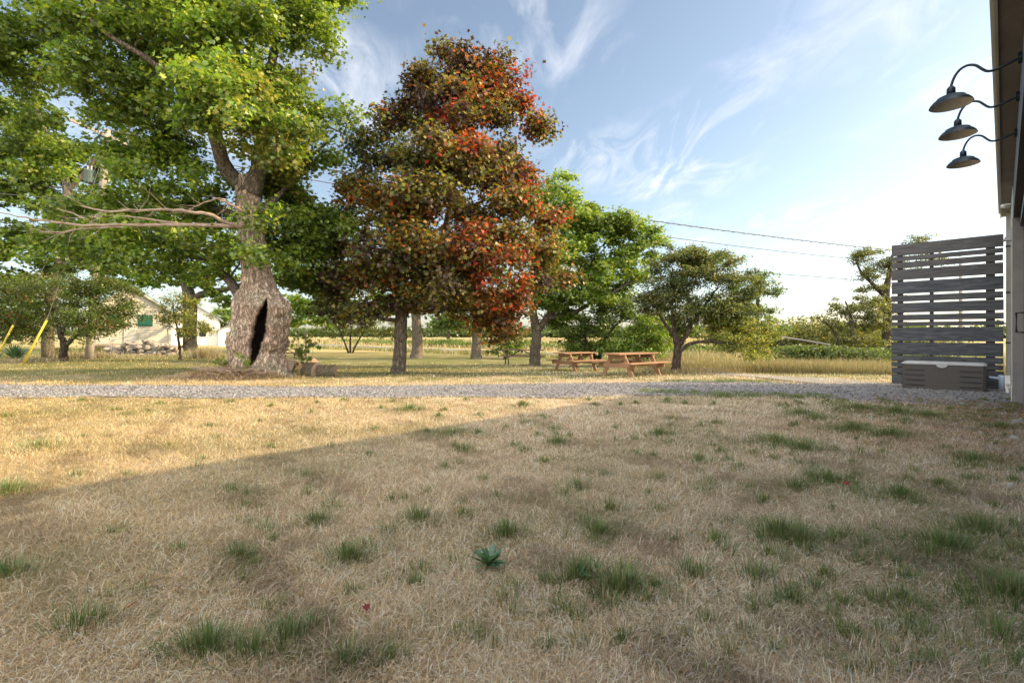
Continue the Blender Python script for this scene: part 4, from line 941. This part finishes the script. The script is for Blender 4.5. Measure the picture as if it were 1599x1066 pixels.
# dry stone wall
m = MB(); 
ico = []
phi = (1 + 5 ** .5) / 2
iv = np.array([(-1, phi, 0), (1, phi, 0), (-1, -phi, 0), (1, -phi, 0), (0, -1, phi), (0, 1, phi), (0, -1, -phi), (0, 1, -phi), (phi, 0, -1), (phi, 0, 1), (-phi, 0, -1), (-phi, 0, 1)]) / 1.9
iff = np.array([(0, 11, 5), (0, 5, 1), (0, 1, 7), (0, 7, 10), (0, 10, 11), (1, 5, 9), (5, 11, 4), (11, 10, 2), (10, 7, 6), (7, 1, 8), (3, 9, 4), (3, 4, 2), (3, 2, 6), (3, 6, 8), (3, 8, 9), (4, 9, 5), (2, 4, 11), (6, 2, 10), (8, 6, 7), (9, 8, 1)])
def rock(m, p, s, col):
    V = iv * rng.uniform(.8, 1.2, (12, 3)) * np.array(s); a = rng.uniform(0, 3.14); c, q = math.cos(a), math.sin(a)
    V = np.stack([V[:, 0] * c - V[:, 1] * q, V[:, 0] * q + V[:, 1] * c, V[:, 2]], 1) + np.array(p)
    m.add(V, iff.ravel(), [3] * 20, np.tile(col, (20, 1)))
zs = 31.5; xa, xb = X(168, zs), X(276, zs); sb = gp((xa + xb) / 2, zs)
for k in range(420):
    t = random.random(); x = xa + (xb - xa) * t; top = .95 * (.62 + .38 * math.exp(-((t - .55) / .28) ** 2)) * (.8 + .2 * math.sin(t * 23))
    h = random.random() * top; y = zs + random.uniform(-.5, .5) * (1.1 - h * .6); c = random.uniform(.2, .5)
    rock(m, (x, y, float(G(x, y)) + h), (random.uniform(.16, .36), random.uniform(.12, .25), random.uniform(.10, .18)), (c, c * .87, c * .74))
m.build('stone_wall', M_stone, loc=sb, label='tumbled dry stone wall of brown field stones before the shed', cat='wall')

# utility pole
def pole():
    zp = 25.5; bx_, tx = X(139, zp), X(168, zp); b = gp(bx_, zp); top = (tx, zp, Z(203, zp))
    root = empty('utility_pole', b, 'leaning grey wooden utility pole with crossarm among the left trees', 'utility pole')
    T = np.array(top) - np.array(b)
    m = MB(); q = [T * t for t in np.linspace(0, 1, 14)]; m.tube(q, np.linspace(.19, .15, 14), 14, True, .02); m.build('pole', M_pole, root, True)
    arm = np.array([X(162, zp) - b[0], 0, Z(212, zp) - b[2]])
    a0 = np.array([X(134.8, zp) - b[0], -.9, Z(195, zp) - b[2]]); a1 = np.array([X(189, zp) - b[0], .35, Z(229, zp) - b[2]])
    a0 = arm + np.array([-.75, -.95 - .18, .35]); a1 = arm + np.array([.85, .95 - .18, -.25])
    m = MB(); m.beam(a0, a1, .10, .13); m.build('crossarm', M_pole, root)
    for t in (.06, .3, .94):
        p = a0 + (a1 - a0) * t; m = MB(); m.lathe([(.0, .26), (.035, .25), (.05, .2), (.03, .17), (.055, .12), (.03, .06), (.02, .06)], 10, tuple(p)); m.build('insulator', M_tank, root, True)
    m = MB(); c = (X(143, zp) - b[0], -.1, Z(287, zp) - b[2]); m.lathe([(0, 0), (.24, .0), (.25, .03), (.25, .6), (.26, .62), (.22, .68), (0, .72)], 20, c); tk = m.build('transformer', M_tank, root, True)
    m = MB()
    for dx in (-.1, .1): m.lathe([(.05, .68), (.03, .74), (.05, .78), (.03, .82), (.04, .86), (.0, .95)], 10, (c[0] + dx, c[1], c[2]))
    m.build('bushing', M_white, tk, True)
    m = MB(); m.beam((c[0] + .2, c[1], c[2] + .35), (X(158, zp) - b[0], 0, c[2] + .35), .08, .08); m.build('bracket', M_black, root)
    m = MB(); p0 = T * .93 + np.array([-.1, -.2, 0]); p1 = np.array([c[0], c[1], c[2] + .9]); m.tube([p0, (p0 + p1) / 2 + np.array([-.15, 0, -.1]), p1], .014, 6); m.build('drop_wire', M_wire, root)
    return np.array(b), a0 + np.array(b), a1 + np.array(b), top
pb, pa0, pa1, ptop = pole()
# pole at the other end of the span, behind the plank screen
zq = 48.0; qx = X(1500, zq); qb = gp(qx, zq)
root = empty('utility_pole', qb, 'utility pole far off behind the slatted plank screen', 'utility pole')
m = MB(); m.tube([(0, 0, 0), (0, 0, 9.2)], [.18, .13], 12); m.build('pole', M_pole, root, True)
m = MB(); m.beam((-1.1, 0, 8.8), (1.1, 0, 8.8), .1, .13); m.build('crossarm', M_pole, root)
def wire(label, a, b, thru, rad, twist=False):
    """hangs from a to b, passing the height seen at pixel thru"""
    a = np.array(a, float); b = np.array(b, float); best = None
    tt = np.linspace(0, 1, 400); L_ = a + (b - a) * tt[:, None]; px = CX + L_[:, 0] / L_[:, 1] * F
    i = int(np.argmin(abs(px - thru[0]))); want = Z(thru[1], L_[i, 1]); sag = (L_[i, 2] - want) / (4 * tt[i] * (1 - tt[i]))
    t = np.linspace(0, 1, 70)[:, None]; P = a + (b - a) * t; P[:, 2] -= (sag * 4 * t * (1 - t))[:, 0]
    m = MB(); m.tube(P, rad, 6)
    if twist:
        t = np.linspace(0, 1, 900)[:, None]; Q = a + (b - a) * t; Q[:, 2] -= (sag * 4 * t * (1 - t))[:, 0]; ph = t[:, 0] * 420
        Q[:, 0] += np.cos(ph) * rad * 1.2; Q[:, 2] += np.sin(ph) * rad * 1.2; m.tube(Q, rad * .6, 4)
    m.build('overhead_wire', M_wire, None, True, loc=tuple(a), label=label, cat='wire', group='overhead wires')
wire('thick twisted overhead cable, upper of the lines crossing the right sky', ptop, (qx, zq, Z(400, zq)), (1100, 356), .036, True)
wire('thin overhead wire just below the thick twisted cable', pa1, (qx - .5, zq, Z(417, zq)), (1100, 378), .028)
wire('faint lowest overhead wire right of the ash tree', (X(-300, 60), 60, 9), (qx, zq + 1, Z(448, zq)), (1260, 431), .034)
wire('overhead wire leaving the left pole past the frame edge', (X(-700, 20), 20, 7.4), tuple(np.array(pb) + (np.array(ptop) - np.array(pb)) * .68), (20, 304), .014)
def guy(px0, py0, px1, py1, z, label):
    a = np.array([X(px1, z), z - .4, 0]); a[2] = float(G(a[0], a[1])) - .05; b = np.array([X(px0, z), z, Z(py0, z)])
    m = MB(); m.tube([a, b], .042, 12); o = m.build('guy_guard', M_yellow, None, True, loc=tuple(a), label=label, cat='guy wire guard', group='yellow guy wire guards')
    m = MB(); d = (b - a); t = np.array([ptop[0] - .1, ptop[1], ptop[2] - 1]); m.tube([b - a, t - a], .008, 5); m.build('guy_wire', M_wire, o)
guy(73, 500, 49, 556, 21, 'yellow plastic guy wire guard leaning beside the apple trunk')
guy(21, 507, 3, 552, 22.5, 'yellow plastic guy wire guard at the left edge behind the yucca')
# small post and cable in the right field
pz_ = 40.0; b = gp(X(1220, pz_), pz_)
root = empty('field_post', b, 'thin dark post standing in the field scrub right of the ash tree', 'post')
m = MB(); m.tube([(0, 0, 0), (0, 0, Z(512, pz_) - b[2])], [.07, .06], 8); m.build('post', M_black, root, True)
m = MB(); e = np.array([X(1296, 36) - b[0], 36 - pz_, Z(538, 36) - b[2]]); s0 = np.array([.05, 0, Z(526, pz_) - b[2]]); m.tube([s0, (s0 + e) / 2 + np.array([0, 0, .03]), e], .05, 6); m.build('rail', M_fascia, root)
b = gp(X(478, 45), 45.0); m = MB(); m.box(-.1, .1, -.1, .1, -.2, 2.1); m.box(-.16, .16, -.16, .16, 2.1, 2.2)
m.build('fence_post', M_greyw, None, loc=None, label='lone square wooden post by the road right of the hollow trunk', cat='post').location = b

# yuccas
def yucca(px, py, n, ln, label):
    x, y = on(px, py); b = gp(x, y); m = MB()
    a = rng.uniform(0, 6.28, n); el = rng.uniform(.15, 1.35, n)
    for i in range(n):
        d = np.array([math.cos(a[i]) * math.sin(el[i]), math.sin(a[i]) * math.sin(el[i]), math.cos(el[i])]); l = ln * random.uniform(.7, 1.1); s = np.array([-math.sin(a[i]), math.cos(a[i]), 0]) * .028
        p0 = np.array([0, 0, .02]); p1 = d * l * .55; p2 = d * l + np.array([0, 0, -.12 * l * math.sin(el[i])])
        c = pick(np.array([(.06, .13, .09), (.09, .17, .11), (.12, .2, .12)]), 1)[0]
        m.add([p0 - s, p0 + s, p1 + s, p1 - s, p2], [0, 1, 2, 3, 3, 2, 4], [4, 3], [c, c])
    m.build('yucca', M_leaf, None, loc=None, label=label, cat='plant').location = b
yucca(24, 562, 110, 1.05, 'spiky blue green yucca, the fuller one right of its neighbour')
yucca(-6, 562, 70, .85, 'spiky yucca cut off by the left edge')
# ornamental grass clump near shed
m = MB()
for px_, zc_, n_, l_ in [(125, 27, 700, .6), (150, 27, 800, .6), (172, 27, 500, .45), (320, 27, 900, .9), (335, 27.5, 700, .8), (60, 23.5, 900, .35), (240, 29, 500, .25), (200, 29, 500, .3), (20, 22.5, 700, .35)]:
    x, y = X(px_, zc_), zc_; a = rng.uniform(0, 6.28, n_); blades(m, x + rng.normal(0, .45, n_), y + rng.normal(0, .25, n_), rng.uniform(.5, 1, n_) * l_, rng.uniform(.008, .016, n_), rng.uniform(.1, 1.1, n_), a, pick(np.concatenate([TANG, STRAW * .8]), n_))
m.build('border_grass', M_grass, label='long drooping bed grasses before the stone wall', cat='grass', kind='stuff')

# ------------------------------------------------------------------ the barn on the right
EH = 4.25; SC = 16.9
bl = empty('barn', bpt(SC, WD), 'metal clad barn with dark sliding door, seen edge on at the right', 'barn')
def bbuild(m, name, mt, parent=bl, smooth=False, **t):
    org = bpt(SC, WD); o = m.build(name, mt, None, smooth, loc=org, **t); o.parent = parent
    o.location = (0, 0, 0)
    return o
RC = 13.4; WR = -.36                          # the bay with the sliding door lies back from the corner bay
m = MB(); V = [(-9, WR), (RC, WR), (RC, WD), (SC, WD), (SC, WD - 11), (-9, WD - 11)]
m.faces(bf([(a, b_, h) for h in (-.2, EH) for a, b_ in V]), [(i, (i + 1) % 6, 6 + (i + 1) % 6, 6 + i) for i in range(6)])
for k in range(84):
    s = -8.9 + k * .305; ww = WR if s < RC else WD
    if 4.8 < s < 13.6 and ww == WR: continue
    if s < SC - .1: m.faces(bf([(s, ww + .001, .25), (s + .03, ww + .022, .25), (s + .06, ww + .022, .25), (s + .09, ww + .001, .25), (s, ww + .001, EH - .01), (s + .03, ww + .022, EH - .01), (s + .06, ww + .022, EH - .01), (s + .09, ww + .001, EH - .01)]), [(0, 1, 5, 4), (1, 2, 6, 5), (2, 3, 7, 6)])
bbuild(m, 'wall', M_metal_w)
m = MB(); m.box(RC + .06, SC - .061, WD + .024, WD + .035, -.1, .28, bf); bbuild(m, 'base_trim', M_white)
m = MB(); m.box(-9.3, SC + .25, WD + .0, .035, EH - .01, EH + .015, bf); bbuild(m, 'soffit', M_soffit)
m = MB(); m.box(-9.3, SC + .27, .036, .058, EH - .03, EH + .16, bf); bbuild(m, 'fascia', M_fascia)
m = MB(); rp = [(-9.4, .09, EH + .15), (SC + .35, .09, EH + .15), (SC + .35, -5.7, EH + 1.6), (-9.4, -5.7, EH + 1.6), (-9.4, -11.5, EH + .15), (SC + .35, -11.5, EH + .15)]
V = np.array(rp + [(a, b_, c - .06) for a, b_, c in rp]); m.faces(bf(V), [(0, 1, 2, 3), (3, 2, 5, 4), (7, 6, 9, 8), (8, 9, 10, 11), (0, 6, 7, 1), (4, 5, 11, 10)]); bbuild(m, 'roof', M_metal_w)
m = MB(); m.faces(bf([(SC, .0, EH), (SC, -5.7, EH + 1.5), (SC, -11.2, EH), (SC - .05, .0, EH), (SC - .05, -5.7, EH + 1.5), (SC - .05, -11.2, EH)]), [(0, 1, 2), (5, 4, 3)]); bbuild(m, 'gable', M_metal_w)
m = MB(); m.box(SC - .06, SC + .03, WD - .06, WD + .03, .0, EH - .012, bf); bbuild(m, 'corner_trim', M_white)
m = MB(); p = bpt(SC - .35, WD + .09)
m.box(SC - .42, SC - .33, WD + .03, WD + .1, .12, EH - .02, bf); ds = bbuild(m, 'downspout', M_fascia)
for h in (1.1, 2.3, 3.4):
    m = MB(); m.box(SC - .44, SC - .31, WD + .022, WD + .108, h, h + .035, bf); bbuild(m, 'strap', M_black, ds)
m = MB(); m.box(6.5, 12.9, WR + .03, WR + .08, .05, 3.3, bf); dr = bbuild(m, 'sliding_door', M_brown)
for s in (6.5, 9.0, 11.0, 12.74):
    m = MB(); m.box(s, s + .15, WR + .0805, WR + .10, .052, 3.29, bf); bbuild(m, 'door_batten', M_black, dr)
m = MB(); m.tube([bpt(12.5, WR + .09, 1.35), bpt(12.5, WR + .2, 1.35), bpt(12.5, WR + .2, 1.7), bpt(12.5, WR + .09, 1.7)], .018, 8); bbuild(m, 'handle', M_black, dr)
m = MB(); m.box(6, 13.25, WR + .022, WR + .14, 3.36, 3.48, bf); bbuild(m, 'door_track', M_black)
m = MB(); m.box(-9, RC - .002, WR + .001, WD + .01, 3.55, EH - .012, bf); bbuild(m, 'header_board', M_brown)
m = MB(); m.box(RC - .10, RC - .002, WR + .001, WD + .02, -.1, 3.548, bf); bbuild(m, 'door_post', M_soffit)
def lamp(s, rimh, L_, label):
    b = bpt(s, WD + .03, rimh + .30); root = empty('gooseneck_lamp', b, label, 'barn lamp', 'gooseneck lamps on the barn wall', rz=math.atan2(NN[1], NN[0]))
    # local: +x away from the wall
    m = MB(); prof = [(0, 0, 0)]
    pts = [(0, 0), (.10, -.015), (.24, -.02), (.34, .0), (.42, .06), (.50, .115), (.58, .11), (L_ - .045, .05), (L_ - .01, -.02), (L_, -.09)]
    pts = [(0, 0), (L_ * .2, -.035), (L_ * .36, -.055), (L_ * .46, -.045), (L_ * .54, .0), (L_ * .62, .055), (L_ * .74, .08), (L_ * .86, .06), (L_ * .95, -.005), (L_, -.09), (L_, -.14)]
    q = np.array(pts); t = np.linspace(0, len(q) - 1, 50); Q = np.stack([np.interp(t, np.arange(len(q)), q[:, i]) for i in (0, 1)], 1)
    for _ in range(4): Q[1:-1] = (Q[:-2] + 2 * Q[1:-1] + Q[2:]) / 4
    m.tube(np.column_stack([Q[:, 0], np.zeros(len(Q)), Q[:, 1]]), .0125, 10); m.build('arm', M_dark_metal, root, True)
    m = MB(); m.tube([(-.03, 0, 0), (.012, 0, 0)], .055, 20); m.build('wall_plate', M_dark_metal, root)
    zt = -.12; m = MB()
    m.lathe([(0, zt + .02), (.022, zt + .02), (.036, zt), (.038, zt - .075), (.0, zt - .075)], 16, (L_, 0, 0)); m.build('collar', M_dark_metal, root, True)
    zr = zt - .07; m = MB(); m.lathe([(.03, zr), (.09, zr - .012), (.118, zr - .025), (.128, zr - .045), (.15, zr - .058), (.172, zr - .085), (.178, zr - .102), (.181, zr - .104)], 40, (L_, 0, 0))
    sh = m.build('shade', M_dark_metal, root, True)
    m = MB(); m.lathe([(0, zr - .012), (.085, zr - .018), (.114, zr - .03), (.124, zr - .05), (.147, zr - .063), (.169, zr - .088), (.178, zr - .1055)], 40, (L_, 0, 0)); m.build('shade_lining', M_shade_in, sh, True)
for (px, py, z, lb) in [(1485, 165, 5.10, 'blue black gooseneck barn lamp, highest and nearest of the three'), (1495.5, 212, 5.90, 'blue black gooseneck barn lamp, the middle one of three'), (1504, 257.5, 6.80, 'blue black gooseneck barn lamp, lowest and farthest of the three')]:
    x = X(px, z); s = x * UU[0] + z * UU[1]; d = x * NN[0] + z * NN[1]
    lamp(s, Z(py, z), d - WD - .03, lb)
# small fixtures on the wall
m = MB(); m.tube([(0, 0, 0), (.10, 0, .0)], .02, 10); m.tube([(.06, -.02, -.03), (.13, .13, -.045)], .04, 14)
o = m.build('wall_camera', M_white, None, True, label='small white bullet camera high on the barn wall', cat='camera'); o.location = bpt(13.5, WD + .02, 3.85); o.rotation_euler = (0, 0, math.atan2(NN[1], NN[0]))
m = MB(); m.faces([(0, -.09, 0), (0, .09, 0), (.13, .09, 0), (.13, -.09, 0), (0, -.09, .26), (0, .09, .26)], [(3, 2, 1, 0), (0, 1, 5, 4), (3, 4, 5, 2), (0, 4, 3), (1, 2, 5)])
o = m.build('wedge_light', M_lid, None, label='small grey wedge shaped light below the bullet camera', cat='wall light'); o.location = bpt(14.3, WD + .023, 3.25); o.rotation_euler = (0, 0, math.atan2(NN[1], NN[0]))

# plank privacy screen
SS = 16.3
scr = empty('privacy_screen', bpt(SS, 1.0, 0), 'tall screen of dark weathered horizontal planks beside the barn corner', 'privacy screen')
def sbuild(m, name, mt): o = m.build(name, mt, None, loc=bpt(SS, 1.0, 0)); o.parent = scr; o.location = (0, 0, 0); return o
rowsb = [(155, 216), (222, 246), (254, 285), (294, 350), (360, 426), (436, 469), (477, 530), (541, 572), (581, 603), (612, 684), (692, 759), (765, 796), (801, 826), (831, 863), (869, 925)]
for a, b_ in rowsb:
    h1, h0 = (922 - a) * .00482, (922 - b_) * .00482; e = random.uniform(-.008, .008)
    m = MB(); m.box(SS - .014 + e * .4, SS + .014, .0 + e, 2.1 + e, h0, h1, bf); sbuild(m, 'plank', M_board)
for d0, d1 in ((1.86, 1.98), (1.25, 1.33), (.14, .30)):
    m = MB(); m.box(SS + .016, SS + .10, d0, d1, -.1, 3.62, bf); sbuild(m, 'post', M_brown)
# deck box
db = empty('deck_box', bpt(15.5, 1.0, 0), 'brown resin storage box with pale grey lid in front of the plank screen', 'storage box')
def dbuild(m, name, mt): o = m.build(name, mt, None, loc=bpt(15.5, 1.0, 0)); o.parent = db; o.location = (0, 0, 0); return o
def rbox(m, s0, s1, d0, d1, h0, h1, c=.035, taper=0):
    """box with chamfered upright corners"""
    def ring(h, k): return [(s0 + c - k, d0 - k, h), (s1 - c + k, d0 - k, h), (s1 + k, d0 + c - k, h), (s1 + k, d1 - c + k, h), (s1 - c + k, d1 + k, h), (s0 + c - k, d1 + k, h), (s0 - k, d1 - c + k, h), (s0 - k, d0 + c - k, h)]
    V = ring(h0, 0) + ring(h1, taper); m.faces(bf(V), [tuple(range(8))[::-1], tuple(range(8, 16))] + [(i, (i + 1) % 8, 8 + (i + 1) % 8, 8 + i) for i in range(8)])
s0, s1, d0, d1 = 15.1, 15.8, .28, 1.74
m = MB(); rbox(m, s0, s1, d0, d1, -.05, .60, .05, .012); bd_ = dbuild(m, 'body', M_box)
m = MB(); rbox(m, s0 - .025, s1 + .02, d0 - .02, d1 + .02, .601, .63, .05); rbox(m, s0 - .01, s1, d0, d1, .6305, .655, .06, -.03); dbuild(m, 'lid', M_lid)
for h in (.10, .22, .34, .46):
    for a, b_ in ((d0 + .06, d0 + .42), (d1 - .42, d1 - .06)):
        m = MB(); m.box(s0 - .024, s0 - .006, a, b_, h, h + .012, bf); dbuild(m, 'moulded_rib', M_black)

m = MB(); c_ = (d0 + d1) / 2; m.faces(bf([(s0 - .03, c_ + .1 * math.cos(t), .60 - .07 * math.sin(t)) for t in np.linspace(0, math.pi, 12)]), [tuple(range(12))]); 
m.faces(bf([(s0 - .012, c_ + .1 * math.cos(t), .60 - .07 * math.sin(t)) for t in np.linspace(0, math.pi, 12)] + [(s0 - .03, c_ + .1 * math.cos(t), .60 - .07 * math.sin(t)) for t in np.linspace(0, math.pi, 12)]), [(i, i + 1, 13 + i, 12 + i) for i in range(11)])
dbuild(m, 'handle_recess', M_lid)
# stub pipe at the corner
m = MB(); m.tube([bpt(16.1, .03, -.05), bpt(16.1, .03, .30), bpt(16.1, .03, .36)], .055, 14); m.tube([bpt(16.1, .06, .28), bpt(16.12, .24, .29)], .035, 12)
m.build('standpipe', M_pvc, None, True, loc=bpt(16.1, .03, 0), label='pale blue plastic standpipe stub at the barn corner', cat='pipe')
m = MB(); m.box(15.2, 15.42, WD + .036, WD + .12, .22, .40, bf); m.tube([bpt(15.3, WD + .08, -.02), bpt(15.3, WD + .08, .22)], .03, 10)
m.build('utility_box', M_white, None, loc=bpt(15.3, WD, 0), label='small white utility box low on the barn wall near the corner', cat='utility box')

# ------------------------------------------------------------------ small things in the near lawn
def rosette(px, py, n, ln, label):
    x, y = on(px, py); m = MB()
    for i in range(n):
        a = random.uniform(0, 6.28); el = random.uniform(.35, 1.15); l = ln * random.uniform(.6, 1.1); wv = .075 * ln * random.uniform(.8, 1.4)
        d = np.array([math.cos(a) * math.sin(el), math.sin(a) * math.sin(el), math.cos(el)]); s = np.array([-math.sin(a), math.cos(a), 0])
        pr = [(0, .2), (.2, .7), (.3, 1.3), (.4, .7), (.52, 1.5), (.62, .8), (.75, 1.3), (.86, .6), (1.0, .05)]
        V = []; 
        for t, wq in pr:
            c0 = d * l * t + np.array([0, 0, -.25 * l * t * t]); V += [c0 - s * wv * wq, c0 + s * wv * wq + np.array([0, 0, .004])]
        c = pick(np.array([(.10, .20, .13), (.14, .26, .17), (.18, .28, .19)]), 1)[0]
        k = len(pr) - 1; m.add(V, [v for j in range(k) for v in (2 * j, 2 * j + 1, 2 * j + 3, 2 * j + 2)], [4] * k, [c] * k)
    o = m.build('thistle', M_leaf, label=label, cat='plant'); o.location = (x, y, float(G(x, y)) + .035)
rosette(762, 893, 40, .15, 'blue green jagged thistle rosette in the middle of the foreground lawn')
rosette(905, 908, 7, .08, 'tiny broad leaved weed beside the central green tuft')
for i, (px, py, lb) in enumerate([(280, 934, 'curled red maple leaf on dry grass, larger of the left pair'), (205, 962, 'small red leaf on dry grass, leftmost of all'), (548, 710, 'orange red leaf lying just inside the shadow edge'),
                                  (1172, 674, 'dull red leaf near the yellow flowered tuft'), (1322, 764, 'small red leaf right of a green tuft on the pale grass'), (935, 633, 'brown red leaf near the gravel edge'), (573, 1035 - 70, 'tiny red leaf in the lower middle grass')]):
    x, y = on(px, py); m = MB(); s = .034 if i == 0 else (.024 if i > 4 else .028)
    add_leaves(m, np.array([[0, 0, 0.]]), s * 1.6, [(.24, .045, .03)] if i != 5 else [(.2, .07, .04)], MAPLE, 1.2, None)
    o = m.build('fallen_leaf', M_leaf, label=lb, cat='leaf', group='fallen maple leaves'); o.location = (x, y, float(G(x, y)) + .055)
# little yellow flowers in a tuft
m = MB()
for k in range(16):
    x, y = on(random.uniform(1195, 1272), random.uniform(688, 708)); z = float(G(x, y)) + random.uniform(.10, .13); a = np.linspace(0, 6.283, 9)[:-1]; r = random.uniform(.007, .012)
    m.faces([(x, y, z + .004)] + [(x + r * math.cos(t), y + r * math.sin(t), z - (.002 if j % 2 else 0)) for j, t in enumerate(a)], [(0, 1 + j, 1 + (j + 1) % 8) for j in range(8)])
m.build('yellow_flowers', M_yellow, label='tiny yellow flowers sprinkled over a green tuft right of centre', cat='flowers', kind='stuff')
for i, (px, py, s, lb) in enumerate([(1592, 662, .10, 'flat grey stone at the right edge nearest the gravel'), (1585, 688, .09, 'pale stone at the right edge below the other one'), (1578, 762, .055, 'rough whitish stone half sunk in the right lawn')]):
    x, y = on(px, py); m = MB(); c = .28 + .05 * i; rock(m, (0, 0, .02), (s, s * .7, s * .6), (c, c * .97, c * .93)); o = m.build('stone', M_stone, label=lb, cat='stone', group='stones at the right edge'); o.location = gp(x, y)
# pine needles and rusty litter by the gravel on the right
m = MB(); n = 7000; s_ = rng.uniform(7.5, 13.5, n); d_ = rng.uniform(.05, 3.2, n) * rng.random(n) ** .4; x = s_ * UU[0] + d_ * NN[0]; y = s_ * UU[1] + d_ * NN[1] - 1.1
ok = ~inside_barn(x, y); x, y = x[ok], y[ok]; n = len(x)
blades(m, x, y, rng.uniform(.05, .14, n), np.full(n, .005), rng.uniform(1.1, 1.55, n), rng.uniform(0, 6.28, n), pick(np.array([(.36, .2, .10), (.28, .16, .09), (.45, .3, .17)]), n), G(x, y) + .03)
m.build('needle_litter', M_grass, label='rusty brown needles scattered between lawn and gravel', cat='litter', kind='stuff')
